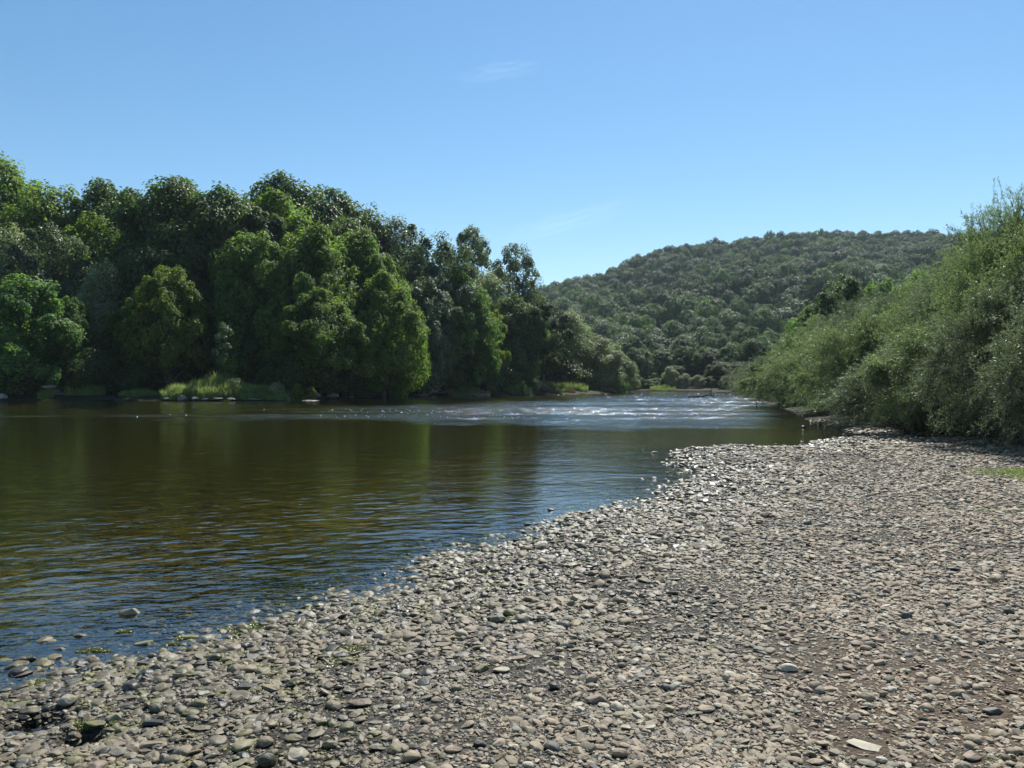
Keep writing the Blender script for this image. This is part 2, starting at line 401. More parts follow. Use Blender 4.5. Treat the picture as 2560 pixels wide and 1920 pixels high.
def water_mat():
    m, nt, out = new_mat('river_water')
    ge = N(nt, "ShaderNodeNewGeometry"); pos = ge.outputs["Position"]
    at = N(nt, "ShaderNodeAttribute", attribute_name="riffle"); rif = at.outputs["Fac"]
    def mapped(sx, sy, rz=0):
        mp = N(nt, "ShaderNodeMapping"); mp.inputs["Scale"].default_value = (sx, sy, 1); mp.inputs["Rotation"].default_value = (0, 0, R(rz))
        L(nt, pos, mp.inputs[0]); return mp.outputs[0]
    n2 = noise(nt, mapped(9, 15, -20), 1.0, 2, .5)
    r1 = noise(nt, mapped(5, 8, 0), 1.0, 4, .7)
    h = math_n(nt, 'ADD', math_n(nt, 'MULTIPLY', n2, .0042), math_n(nt, 'MULTIPLY', math_n(nt, 'MULTIPLY', r1, .055), rif))
    b = N(nt, "ShaderNodeBump"); b.inputs["Strength"].default_value = 1.0; b.inputs["Distance"].default_value = 1.0
    L(nt, h, b.inputs["Height"])
    fr = N(nt, "ShaderNodeFresnel"); fr.inputs[0].default_value = 1.58; L(nt, b.outputs[0], fr.inputs[1])
    tr = N(nt, "ShaderNodeBsdfTransparent"); tr.inputs[0].default_value = (.90, .87, .68, 1)
    gl = N(nt, "ShaderNodeBsdfAnisotropic"); gl.inputs["Color"].default_value = (1, 1, 1, 1)
    L(nt, math_n(nt, 'ADD', .02, math_n(nt, 'MULTIPLY', rif, .05)), gl.inputs["Roughness"])
    L(nt, b.outputs[0], gl.inputs["Normal"])
    mx = N(nt, "ShaderNodeMixShader"); L(nt, fr.outputs[0], mx.inputs[0]); L(nt, tr.outputs[0], mx.inputs[1]); L(nt, gl.outputs[0], mx.inputs[2])
    L(nt, mx.outputs[0], out.inputs[0])
    return m
wme = make_mesh("river_water", wv, wq, [water_mat()], True, fattr={"riffle": riffle(wv[wq].mean(1)[:, 0], wv[wq].mean(1)[:, 1])})
tag(link("river_water", wme), kind="structure")

# sun glints on the riffle, modelled as small white flecks
g = np.random.default_rng(321)
a_ = np.radians(-36 + 66 * g.random(90000)); r_ = np.exp(np.log(32) + (np.log(150) - np.log(32)) * g.random(90000))
fx, fy = r_ * np.sin(a_), r_ * np.cos(a_)
fw = riffle(fx, fy) * inside(fx, fy)
cl = fbm(np.stack([fx * .35, fy * .22, 0 * fx + 31], -1), 3)
belt = np.exp(-((fy + .22 * np.maximum(fx, -30) - 44) / 9) ** 2) + 1.5 * smooth01(84, 98, fy) * smooth01(140, 125, fy) * smooth01(-2, 8, fx)
kk = (fw > .35) & (g.random(90000) < .010 * np.clip(cl + .2, 0, 1) * (belt + .12) * 4)
fx, fy, r_ = fx[kk], fy[kk], r_[kk]; nf = len(fx)
ph = np.arange(6) * math.pi / 3
sz_ = r_ / 774 * (.22 + .42 * g.random(nf) ** 2)
ring = np.stack([np.cos(ph)[None] * sz_[:, None] * (1 + .9 * g.random((nf, 1))), np.sin(ph)[None] * sz_[:, None] * .8, 0 * ph[None] * sz_[:, None]], -1) * (.7 + .6 * g.random((nf, 6, 1)))
ctr = np.stack([fx, fy, np.full(nf, .015)], -1)
V_f = np.concatenate([ctr[:, None] + ring + [0, 0, -.01], ctr[:, None] + ring * .55 + np.stack([0 * sz_, 0 * sz_, sz_ * .55], -1)[:, None], (ctr + np.stack([0 * sz_, 0 * sz_, sz_ * .75], -1))[:, None]], 1)
o_ = (np.arange(nf) * 13)[:, None]; i6 = np.arange(6)[None]; j6 = (i6 + 1) % 6
T_f = np.concatenate([np.stack([o_ + i6, o_ + j6, o_ + 6 + j6], -1), np.stack([o_ + i6, o_ + 6 + j6, o_ + 6 + i6], -1), np.stack([o_ + 6 + i6, o_ + 6 + j6, o_ + 12 + 0 * i6], -1)], 1).reshape(-1, 3)
mf, ntf, outf = new_mat('glint_flecks'); pf_ = N(ntf, "ShaderNodeBsdfPrincipled"); pf_.inputs["Base Color"].default_value = (.82, .84, .86, 1); pf_.inputs["Roughness"].default_value = .25
L(ntf, pf_.outputs[0], outf.inputs[0])
tag(link('glint_flecks', make_mesh('glint_flecks', V_f.reshape(-1, 3), T_f, [mf], True)), 'white flecks standing in for sun glints on the riffle', 'glint_flecks', kind='stuff')
print("glint_flecks", nf)

# ------------------------------------------------------------------ vegetation
def tubes(paths, sides=5):
    """paths: list of (points (n,3), radii (n,)) -> verts, quads"""
    V, Q = [], []; off = 0
    ang = np.arange(sides) * 2 * math.pi / sides
    for P, r in paths:
        P = np.asarray(P, float); r = np.asarray(r, float); n = len(P)
        T = norm(np.gradient(P, axis=0))
        ref = np.where(np.abs(T[:, 2:3]) > .9, np.array([[1., 0, 0]]), np.array([[0, 0, 1.]]))
        U = norm(np.cross(T, ref)); W = np.cross(T, U)
        ring = P[:, None] + r[:, None, None] * (np.cos(ang)[None, :, None] * U[:, None] + np.sin(ang)[None, :, None] * W[:, None])
        V.append(ring.reshape(-1, 3))
        i, j = np.meshgrid(np.arange(n - 1), np.arange(sides), indexing='ij'); j2 = (j + 1) % sides
        Q.append(np.stack([i * sides + j, i * sides + j2, (i + 1) * sides + j2, (i + 1) * sides + j], -1).reshape(-1, 4) + off)
        off += n * sides
    return np.concatenate(V), np.concatenate(Q)

def rdir(n, g=None):
    g = g or rng
    return norm(g.normal(size=(n, 3)))

def cards(pos, nrm, size, asp, g, curl=0.0):
    n = len(pos)
    t = norm(np.cross(nrm, rdir(n, g))); b = np.cross(nrm, t)
    s = size[:, None] if np.ndim(size) else size
    a = t * s * .5; c = b * s * asp * .5
    tip = nrm * s * curl
    v = np.stack([pos - a - tip, pos - c, pos + a - tip, pos + c], 1).reshape(-1, 3)
    q = np.arange(n * 4).reshape(-1, 4)
    return v, q

PROF = {
    'round': lambda t: np.sqrt(np.clip(1 - (2 * t - 1) ** 2 * .92, 0, 1)),
    'dome': lambda t: np.sqrt(np.clip(1 - t ** 2.2, 0, 1)) * (.72 + .28 * np.clip(t * 4, 0, 1)),
    'cap': lambda t: np.sqrt(np.clip(1 - t ** 3.6, 0, 1)) * (.70 + .30 * np.clip(t * 3, 0, 1)),
    'cone': lambda t: (1 - t) ** .75 * .95 + .07,
    'column': lambda t: np.clip(np.minimum(1.0, (1 - t) * 3.2 + .2), 0, 1) * np.clip(.55 + t * 1.4, 0, 1),
}
def crown(seed, H, W, z0, prof, nl, lr, ns, nc, cs, gaps=0.0, up=.35, coh=.6, dw=.75):
    g = np.random.default_rng(seed)
    t = (np.arange(nl) + g.random(nl)) / nl
    ang = np.arange(nl) * 2.39996 + g.random(nl) * .9
    Rm = W / 2 * PROF[prof](t)
    lrr = lr * (.65 + .7 * g.random(nl))
    rad_ = np.clip(Rm - lrr * .75, 0, None) * np.where(g.random(nl) < .16, .35, 1.0) * (.72 + .48 * g.random(nl))
    zz = z0 + lr * .5 + (H - z0 - lr * 1.25) * t + g.normal(size=nl) * lr * .18
    C = np.stack([np.cos(ang) * rad_, np.sin(ang) * rad_, zz], -1)
    d = norm(g.normal(size=(nl, ns, 3)) + np.array([0, 0, .25]))
    SC = C[:, None] + d * (lrr[:, None, None] * .72) * (.75 + .4 * g.random((nl, ns, 1)))
    sr = lrr[:, None] * (.26 + .22 * g.random((nl, ns)))
    d2 = norm(g.normal(size=(nl, ns, nc, 3)) + np.array([0, 0, .2]))
    P = SC[:, :, None] + d2 * sr[:, :, None, None] * (.72 + .38 * g.random((nl, ns, nc, 1)))
    P = P.reshape(-1, 3); D = d2.reshape(-1, 3)
    axis = np.hypot(P[:, 0], P[:, 1]) / (W / 2)
    tt = np.clip((P[:, 2] - z0) / (H - z0), 0, 1)
    keep = (g.random(len(P)) < np.clip((axis / (PROF[prof](tt) + .05)) * 1.3, .25, 1)) & (P[:, 2] > z0 * .25)
    if gaps: keep &= (fbm(P * .55 + seed, 2) > -gaps)
    P, D = P[keep], D[keep]
    G = norm((P - np.array([0, 0, z0 + (H - z0) * .45])) * np.array([1, 1, W / max(H - z0, 1)]))
    nn = norm(D * dw + G * coh + rdir(len(P), g) * .55 + np.array([0, 0, up]))
    v, q = cards(P, nn, cs * (.55 + .9 * g.random(len(P))), .68, g, .12)
    tint = np.clip(.5 + .34 * g.normal(size=len(P)) + .22 * fbm(P * .35 + seed * 3.1, 2), 0, 1)
    return v, q, tint, C

def skeleton(seed, H, W, z0, C, r0, nlimb=14, bend=.3):
    g = np.random.default_rng(seed + 99)
    n = 9; s = np.linspace(0, 1, n)
    top = H * .88
    wob = np.stack([np.sin(s * 3 + g.random() * 6) * bend, np.cos(s * 2.4 + g.random() * 6) * bend, s * 0], -1) * s[:, None]
    trunk = np.stack([s * 0, s * 0, s * top - .4], -1) + wob
    paths = [(trunk, r0 * (1 - s * .86) * (1 + .35 * np.exp(-s * 14)))]
    idx = g.permutation(len(C))[:nlimb]
    for k in idx:
        c = C[k]; zs = max(z0 * .6, c[2] - np.hypot(c[0], c[1]) * (.6 + .5 * g.random()))
        zs = min(max(zs, H * .12), top * .95); i = zs / top
        a = np.array([np.interp(i, s, trunk[:, 0]), np.interp(i, s, trunk[:, 1]), zs - .4])
        u = np.linspace(0, 1, 6)[:, None]
        mid = (a + c) / 2 + np.array([0, 0, -.08 * np.linalg.norm(c - a)]) + g.normal(size=3) * .25
        P = (1 - u) ** 2 * a + 2 * u * (1 - u) * mid + u ** 2 * c
        rr = r0 * (1 - i * .85) * .5
        paths.append((P, rr * (1 - u[:, 0] * .85)))
    return paths

KINDS = {}
def def_kind(key, mat, seeds, H, W, z0, prof, nl, lr, ns, nc, cs, gaps=0, r0=.28, bark='bark', up=.35, nlimb=14, bend=.3, coh=.6, dw=.75):
    L_ = []
    for sd in seeds:
        v, q, tint, C = crown(sd, H, W, z0, prof, nl, lr, ns, nc, cs, gaps, up, coh, dw)
        cm = make_mesh(key + "_crown", v, q, [M[mat]], False, fattr={"tint": tint})
        tv, tq = tubes(skeleton(sd, H, W, z0, C, r0, nlimb, bend), 6)
        tm = make_mesh(key + "_trunk", tv, tq, [M[bark]], True)
        L_.append((cm, tm))
    KINDS[key] = (L_, H, W)
#           key      mat      seeds     H   W   z0  prof   nl  lr  ns  nc  cs
def_kind('hazel', 'hazel', (1, 2), 13, 11, .4, 'dome', 42, 1.6, 17, 75, .29, gaps=.6)
def_kind('lime', 'lime', (3, 4), 11, 9.5, 1.0, 'cap', 40, 1.25, 17, 70, .26, gaps=.55)
def_kind('oak', 'oak', (5, 6, 7), 17, 16, 2.0, 'cap', 56, 2.3, 19, 72, .38, r0=.45)
def_kind('maple', 'maple', (8, 9, 10), 16, 14, .8, 'cap', 56, 2.0, 19, 72, .33, r0=.36)
def_kind('ash', 'ash', (11, 12), 18, 13, 1.2, 'round', 48, 1.7, 17, 62, .30, gaps=.6, r0=.32)
def_kind('poplar', 'poplar', (13, 14), 22, 12, 3.0, 'round', 50, 1.7, 17, 56, .31, gaps=.5, r0=.36)
def_kind('silver', 'silver', (15, 16), 13, 12, .2, 'dome', 44, 1.8, 19, 70, .25, r0=.32)
def_kind('alder', 'alder', (17, 18), 18, 9.5, 2.5, 'round', 50, 1.3, 15, 54, .27, gaps=.5, r0=.30)
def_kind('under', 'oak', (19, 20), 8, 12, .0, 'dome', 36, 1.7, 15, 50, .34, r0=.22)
def_kind('midwood', 'mid', (21, 22, 23), 16, 15, .5, 'cap', 50, 1.9, 17, 60, .36, r0=.36)
def_kind('h0', 'hill0', (31, 32), 9.5, 11.5, .4, 'cap', 30, 1.6, 9, 34, .46, coh=1.15, dw=.4)
def_kind('h1', 'hill1', (33, 34), 9.5, 11.5, .4, 'cap', 30, 1.6, 9, 34, .46, coh=1.15, dw=.4)
def_kind('h2', 'hill2', (35, 36), 9.5, 11.5, .4, 'cap', 30, 1.6, 9, 34, .46, coh=1.15, dw=.4)
def_kind('h3', 'hill3', (37,), 9.5, 11.5, .4, 'cap', 30, 1.6, 9, 34, .46, coh=1.15, dw=.4)

def place_tree(kind, px, py, D, wpx, label, cat='tree', name='broadleaf_tree', group=None, var=None, flat=False, sink=0.0):
    var_l, H0, W0 = KINDS[kind]
    x = PD(px, D); z = TZ(x, D) - sink
    h = max(top_z(py, D) - z, 2.0); w = max(wpx / F * D, .80 * h * W0 / H0)
    k = rng.integers(len(var_l)) if var is None else var
    cm, tm = var_l[k]
    e = bpy.data.objects.new(name, None); COL.objects.link(e)
    e.empty_display_size = .5
    e.location = (x, D, z); e.rotation_euler = (0, 0, rng.random() * 6.283)
    e.scale = (w / W0, w / W0, h / H0)
    tag(e, label, cat, group)
    link('crown', cm, parent=e); link('trunk', tm, parent=e)
    return e

# left bank, front row: (kind, px, py_top, distance, crown width px, label, name)
T = [
 ('hazel', 55, 690, 86, 300, 'bright green bushy tree overhanging the water at the far left edge', 'hazel_tree'),
 ('hazel', 175, 745, 90, 170, 'fresh green bush tree beside the bright bushy tree at the far left', 'hazel_tree'),
 ('silver', 30, 585, 99, 190, 'pale grey-green rounded tree rising at the far left edge', 'willow_tree'),
 ('ash', 118, 570, 96, 140, 'narrow dark tree with glossy leaves behind the far left bushes', 'ash_tree'),
 ('silver', 262, 668, 93, 210, 'dull grey-green tree between the two bright green bushes on the left bank', 'willow_tree'),
 ('lime', 425, 672, 88.5, 190, 'vivid yellow-green tree hanging low over the shaded left bank', 'lime_tree'),
 ('lime', 365, 725, 91, 130, 'smaller yellow-green tree leaning against the left side of the vivid one', 'lime_tree'),
 ('ash', 560, 730, 96, 110, 'small grey-green ivy-clad tree right of the vivid yellow-green tree', 'ash_tree'),
 ('maple', 10, 425, 122, 300, 'tall olive tree whose top is the highest point of the left skyline', 'maple_tree'),
 ('maple', 150, 490, 118, 230, 'olive-green tree on the slope below the highest left treetop', 'maple_tree'),
 ('maple', 235, 560, 106, 230, 'olive tree with layered branches above the grey-green bank tree', 'maple_tree'),
 ('oak', 265, 478, 124, 200, 'dark oak crown rising alone left of the big dark oak', 'oak_tree'),
 ('oak', 330, 500, 116, 220, 'dark oak crown tucked against the left flank of the big dark oak', 'oak_tree'),
 ('oak', 440, 462, 106, 270, 'big dark oak with knobbly top in the middle of the left wood', 'oak_tree'),
 ('oak', 560, 480, 104, 250, 'broad dark oak joining the big knobbly oak on its right side', 'oak_tree'),
 ('oak', 395, 600, 98, 250, 'shaded oak standing low behind the vivid yellow-green tree', 'oak_tree'),
 ('oak', 690, 460, 126, 200, 'nearly black oak crown highest of the back row above the long slope', 'oak_tree'),
 ('oak', 800, 480, 128, 230, 'dark oak crown second in the back row of the long slope', 'oak_tree'),
 ('oak', 900, 535, 130, 210, 'dark oak crown third in the back row of the long slope', 'oak_tree'),
 ('maple', 690, 495, 108, 230, 'sunlit olive crown just below the nearly black oak', 'maple_tree'),
 ('maple', 790, 575, 98, 300, 'broad yellow-green tree sweeping down the middle of the left wood', 'maple_tree'),
 ('maple', 640, 600, 97, 260, 'deeply shaded tree below the gap of sky in the left wood', 'maple_tree'),
 ('maple', 900, 585, 104, 210, 'dense mid-green crown poking above the sweeping yellow-green tree', 'maple_tree'),
 ('maple', 960, 690, 96, 230, 'yellow-green tree forming the right shoulder of the sweeping slope', 'maple_tree'),
 ('maple', 800, 730, 92, 250, 'low shaded tree leaning over the dark rocks of the bank', 'maple_tree'),
 ('maple', 735, 600, 101, 240, 'mid-green crown filling the dip between the two sunlit crowns of the slope', 'maple_tree'),
 ('oak', 860, 560, 113, 240, 'dark rounded crown just under the third crown of the back row', 'oak_tree'),
 ('oak', 610, 540, 110, 230, 'dark crown filling the space right of the broad dark oak', 'oak_tree'),
 ('ash', 1000, 550, 128, 190, 'grey-green ash crown with a small knob on top at the end of the slope', 'ash_tree'),
 ('ash', 1095, 592, 119, 210, 'big silvery grey ash with an open airy crown', 'ash_tree'),
 ('ash', 1060, 700, 110, 180, 'grey ash half hidden below the big silvery ash', 'ash_tree'),
 ('poplar', 1180, 575, 150, 190, 'tall pale airy tree with sky showing through behind the grey ash', 'poplar_tree'),
 ('poplar', 1282, 612, 146, 130, 'tall pale rounded tree at the right end of the high left skyline', 'poplar_tree'),
 ('silver', 1215, 690, 138, 150, 'pale grey tree below the two tall airy trees', 'willow_tree'),
 ('hazel', 1150, 672, 118, 150, 'fresh green tree standing above the grassy left bank', 'hazel_tree'),
 ('lime', 1205, 760, 122, 120, 'yellow-green tree dipping to the grassy bank', 'lime_tree'),
 ('oak', 1288, 745, 132, 130, 'dark green ivy-covered tree in front of the tall pale rounded tree', 'oak_tree'),
 ('alder', 1358, 742, 136, 140, 'dark pointed alder with a bare leaning lower trunk', 'alder_tree'),
 ('silver', 1425, 785, 148, 190, 'tallest of the three silvery willows at the end of the left bank', 'willow_tree'),
 ('silver', 1495, 845, 150, 160, 'middle one of the three silvery willows at the end of the left bank', 'willow_tree'),
 ('silver', 1545, 882, 152, 105, 'last and smallest of the three silvery willows at the end of the left bank', 'willow_tree'),
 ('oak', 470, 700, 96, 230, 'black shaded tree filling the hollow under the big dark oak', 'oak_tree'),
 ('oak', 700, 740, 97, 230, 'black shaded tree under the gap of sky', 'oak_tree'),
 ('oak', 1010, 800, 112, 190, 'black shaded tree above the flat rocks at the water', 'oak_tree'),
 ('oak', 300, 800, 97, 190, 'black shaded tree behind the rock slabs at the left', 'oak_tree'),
]
for i, (k, px, py, D, w, lab, nm) in enumerate(T):
    if D < 93 and not 340 < px < 700: D -= 2.5
    place_tree(k, px, py, D, w, lab, 'tree', nm)

UNDER = [(-40, 850, 84, 'dark bush added for shade at the extreme left under the bright green tree'), (120, 890, 86, 'dark bush added for shade above the pale flat rock slab'), (235, 870, 85, 'dark bush added for shade overhanging the shaded grass'),  # dark bushes added to make the shade under the canopy
 (410, 900, 92, 'low dark bush added for shade at the foot of the vivid yellow-green tree'), (320, 880, 88, 'dark bush added for shade left of the bright tall grass'), (420, 880, 95, 'dark bush added for shade behind the left part of the bright tall grass'), (520, 870, 96, 'dark bush added for shade behind the right part of the bright tall grass'),
 (620, 870, 95, 'dark bush added for shade behind the pale leafy shrub'), (710, 880, 87, 'dark bush added for shade behind the dead branches'), (800, 880, 89, 'dark bush added for shade over the dark boulders'), (880, 880, 94, 'dark bush added for shade over the long dark rock'),
 (950, 890, 99, 'dark bush added for shade above the end of the shaded rocks'), (1030, 890, 111, 'dark bush added for shade over the sunlit flat rock'), (1110, 890, 117, 'dark bush added for shade left of the sunny grass'), (1190, 880, 122, 'dark bush added for shade behind the sunny grass'),
 (1260, 890, 127, 'dark bush added for shade under the ivy-covered tree'), (1400, 890, 143, 'dark bush added for shade under the tallest silvery willow')]
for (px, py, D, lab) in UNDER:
    place_tree('under', px, py, D, 170, lab, 'bush', 'shade_bush')

# far bank trees across the bend and along the right bank
far_specs = [('midwood', 1592, 868, 205, 105), ('midwood', 1655, 872, 212, 110), ('midwood', 1720, 868, 210, 100), ('oak', 1690, 915, 205, 70), ('oak', 1770, 872, 206, 110), ('midwood', 1838, 858, 200, 120),
             ('oak', 1880, 850, 190, 110), ('silver', 1675, 918, 190, 60), ('silver', 1712, 935, 189, 50), ('silver', 1745, 938, 188, 40), ('hazel', 1622, 948, 190, 50),
             ('oak', 1800, 905, 192, 90), ('oak', 1850, 905, 186, 90), ('silver', 1855, 935, 176, 60), ('midwood', 1580, 840, 240, 110), ('ash', 1640, 840, 245, 110), ('midwood', 1710, 838, 245, 120), ('midwood', 1795, 832, 240, 120), ('midwood', 1870, 815, 235, 120), ('under', 1588, 935, 190, 60), ('under', 1640, 945, 191, 60), ('under', 1775, 940, 189, 60), ('under', 1820, 940, 184, 60), ('under', 1700, 945, 196, 60)]
far_lab = ['green tree low at the bend beside the last silvery willow', 'green tree second from the left in the row across the bend', 'green tree in the middle of the row across the bend',
           'dark tree peeping between the green trees across the bend', 'dark oak right of the middle of the row across the bend', 'green tree above the right end of the far gravel strip', 'dark oak at the right end of the row across the bend',
           'pale pointed willow bush on the far gravel strip, tallest of its three', 'pale rounded willow bush on the far strip, middle of its three', 'pale low willow bush on the far strip, rightmost of its three', 'small fresh green bush at the left end of the far strip',
           'shaded dark tree behind the right part of the far strip', 'shaded dark tree where the far strip meets the right bank', 'grey-green bush where the far strip meets the right bank',
           'green tree at the foot of the hill, leftmost behind the bend', 'grey-green tree at the foot of the hill, second behind the bend', 'green tree at the foot of the hill, third behind the bend', 'green tree at the foot of the hill, fourth behind the bend', 'green tree at the foot of the hill, fifth behind the bend',
           'dark low shrub at the bend touching the last silvery willow', 'dark low shrub beside the small fresh green bush of the far strip', 'dark low shrub right of the three willow bushes on the far strip', 'dark low shrub between the far strip and the right bank', 'dark low shrub behind the three willow bushes on the far strip']
for s, lab in zip(far_specs, far_lab):
    small = 'bush' in lab or 'shrub' in lab
    place_tree(*s, lab, 'bush' if small else 'tree', 'willow_bush' if small else 'broadleaf_tree')

# ------------------------------------------------------------------ wooded hill
def hill_points():
    pts = []
    y = 252.0
    while y < 735:
        step = 10.6 - (y - 250) * .006
        xs = np.arange(-60 - y * .05, y * .80 + 30, step)
        x = xs + rng.normal(size=len(xs)) * step * .27 + (step / 2 if int(y) % 2 else 0)
        yy = y + rng.normal(size=len(xs)) * step * .27
        pts.append(np.stack([x, yy], -1)); y += step * .9
    return np.concatenate(pts)
hp = hill_points()
hz = terrain(hp[:, 0], hp[:, 1])
hpx = 1280 + F * hp[:, 0] / hp[:, 1]
hpy = 960 - F * (hz + 12 - EYE) / hp[:, 1]
ok = (hpx > 1240) & (hpx < 2700) & (hz > 2.0) & (hp[:, 1] > 250)
hp, hz, hpx, hpy = hp[ok], hz[ok], hpx[ok], hpy[ok]
species_n = fb2(hp[:, 0], hp[:, 1], .02, 3, 9.0) + rng.normal(size=len(hp)) * .55
sp = np.digitize(species_n, [-.45, .12, .62])     # 0 dark 1 mid 2 grey 3 bright
sp = np.where((hpy < 640) & (rng.random(len(hp)) < .35), 0, sp)
hs_ = .72 + .62 * rng.random(len(hp)) ** 1.5
hoff = rng.normal(size=len(hp)) * np.where(hp[:, 1] > 560, .7, 1.6)
hs_ = hs_ * np.interp(hp[:, 1], [250, 520, 700], [1.12, 1.02, .76])
SPN = ['dark green', 'mid green', 'pale grey-green', 'bright green']
# visible share: hidden by the left wood and the right willows
lim_r = np.interp(hpy, [560, 640, 700, 760, 840, 960], [2460, 2330, 2080, 2000, 1930, 1850])
vis = (hpx > 1320) & (hpx < lim_r)
order = np.argsort(np.where(vis, hp[:, 1] / hs_, 1e6))
ind = set(order[:285].tolist())
hill_src = {}
xbins = [(1320, 'at the left end'), (1480, 'left of the middle'), (1640, 'in the middle'), (1800, 'right of the middle'), (1960, 'at the right')]
def hill_label(k):
    d = hp[k, 1]
    row = 'at the foot' if d < 290 else 'low' if d < 330 else 'lower middle' if d < 380 else 'halfway up' if d < 450 else 'high up'
    xb = [t for p, t in xbins if hpx[k] >= p][-1]
    size = 'big' if hs_[k] > 1.15 else 'small' if hs_[k] < .9 else 'medium'
    return f"{size} {SPN[sp[k]]} crown {row} on the wooded hill {xb.replace('at the ', '')}"
rest = []
for k in range(len(hp)):
    vl, H0, W0 = KINDS['h%d' % sp[k]]
    j = int(rng.integers(len(vl)))
    sx = hs_[k] * (1 + .12 * rng.normal()); szz = hs_[k] * (1 + .12 * rng.normal())
    sx = min(max(sx, .6), 1.6); szz = min(max(szz, .6), 1.4)
    rz = rng.random() * 6.28
    if k in ind:
        lab = hill_label(k)
        o = link('hill_tree', vl[j][0], (hp[k, 0], hp[k, 1], hz[k] - .8 + hoff[k]), (0, 0, rz), (sx, sx, szz))
        tag(o, lab, 'tree', 'trees: ' + lab)
        hill_src.setdefault((int(sp[k]), j), o)
    else:
        rest.append((hp[k, 0], hp[k, 1], hz[k] - .8 + hoff[k], rz, sx, szz, int(sp[k]), j))

def scatter_stuff(name, pts, rots, scls, idx, sources, mat=None):
    """ONE stuff object: points carrying copies of the source meshes"""
    me = bpy.data.meshes.new(name); me.vertices.add(len(pts)); me.vertices.foreach_set("co", np.asarray(pts, np.float32).ravel())
    a = me.attributes.new("rot", 'FLOAT_VECTOR', 'POINT'); a.data.foreach_set("vector", np.asarray(rots, np.float32).ravel())
    a = me.attributes.new("scl", 'FLOAT_VECTOR', 'POINT'); a.data.foreach_set("vector", np.asarray(scls, np.float32).ravel())
    a = me.attributes.new("idx", 'INT', 'POINT'); a.data.foreach_set("value", np.asarray(idx, np.int32))
    ob = link(name, me)
    ng = bpy.data.node_groups.new(name + "_scatter", 'GeometryNodeTree')
    ng.interface.new_socket("Geometry", in_out='INPUT', socket_type='NodeSocketGeometry')
    ng.interface.new_socket("Geometry", in_out='OUTPUT', socket_type='NodeSocketGeometry')
    gi = ng.nodes.new("NodeGroupInput"); go = ng.nodes.new("NodeGroupOutput")
    jn = ng.nodes.new("GeometryNodeJoinGeometry")
    for s in reversed(sources):      # a join keeps its last link first
        oi = ng.nodes.new("GeometryNodeObjectInfo"); oi.inputs["Object"].default_value = s; oi.transform_space = 'ORIGINAL'
        gt = ng.nodes.new("GeometryNodeGeometryToInstance")
        ng.links.new(oi.outputs["Geometry"], gt.inputs[0]); ng.links.new(gt.outputs[0], jn.inputs[0])
    ip = ng.nodes.new("GeometryNodeInstanceOnPoints")
    ng.links.new(gi.outputs[0], ip.inputs["Points"]); ng.links.new(jn.outputs[0], ip.inputs["Instance"])
    ip.inputs["Pick Instance"].default_value = True
    for an, dt, sock in (("rot", 'FLOAT_VECTOR', "Rotation"), ("scl", 'FLOAT_VECTOR', "Scale"), ("idx", 'INT', "Instance Index")):
        na_ = ng.nodes.new("GeometryNodeInputNamedAttribute"); na_.data_type = dt; na_.inputs[0].default_value = an
        src = na_.outputs[0]
        if sock == "Rotation":
            er = ng.nodes.new("FunctionNodeEulerToRotation"); ng.links.new(src, er.inputs[0]); src = er.outputs[0]
        ng.links.new(src, ip.inputs[sock])
    ng.links.new(ip.outputs[0], go.inputs[0])
    md = ob.modifiers.new("scatter", 'NODES'); md.node_group = ng
    ob["kind"] = "stuff"
    return ob
keys = sorted(hill_src)
kidx = {k: i for i, k in enumerate(keys)}
rest = [r for r in rest if (r[6], r[7]) in kidx]
ra = np.array([r[:6] for r in rest])
w = scatter_stuff("woodland", ra[:, :3], np.stack([ra[:, 3] * 0, ra[:, 3] * 0, ra[:, 3]], -1), np.stack([ra[:, 4], ra[:, 4], ra[:, 5]], -1),
                  [kidx[(r[6], r[7])] for r in rest], [hill_src[k] for k in keys])
tag(w, 'dense mass of far trees covering the upper wooded hill', 'woodland')
print("hill trees", len(ind), "rest", len(rest))

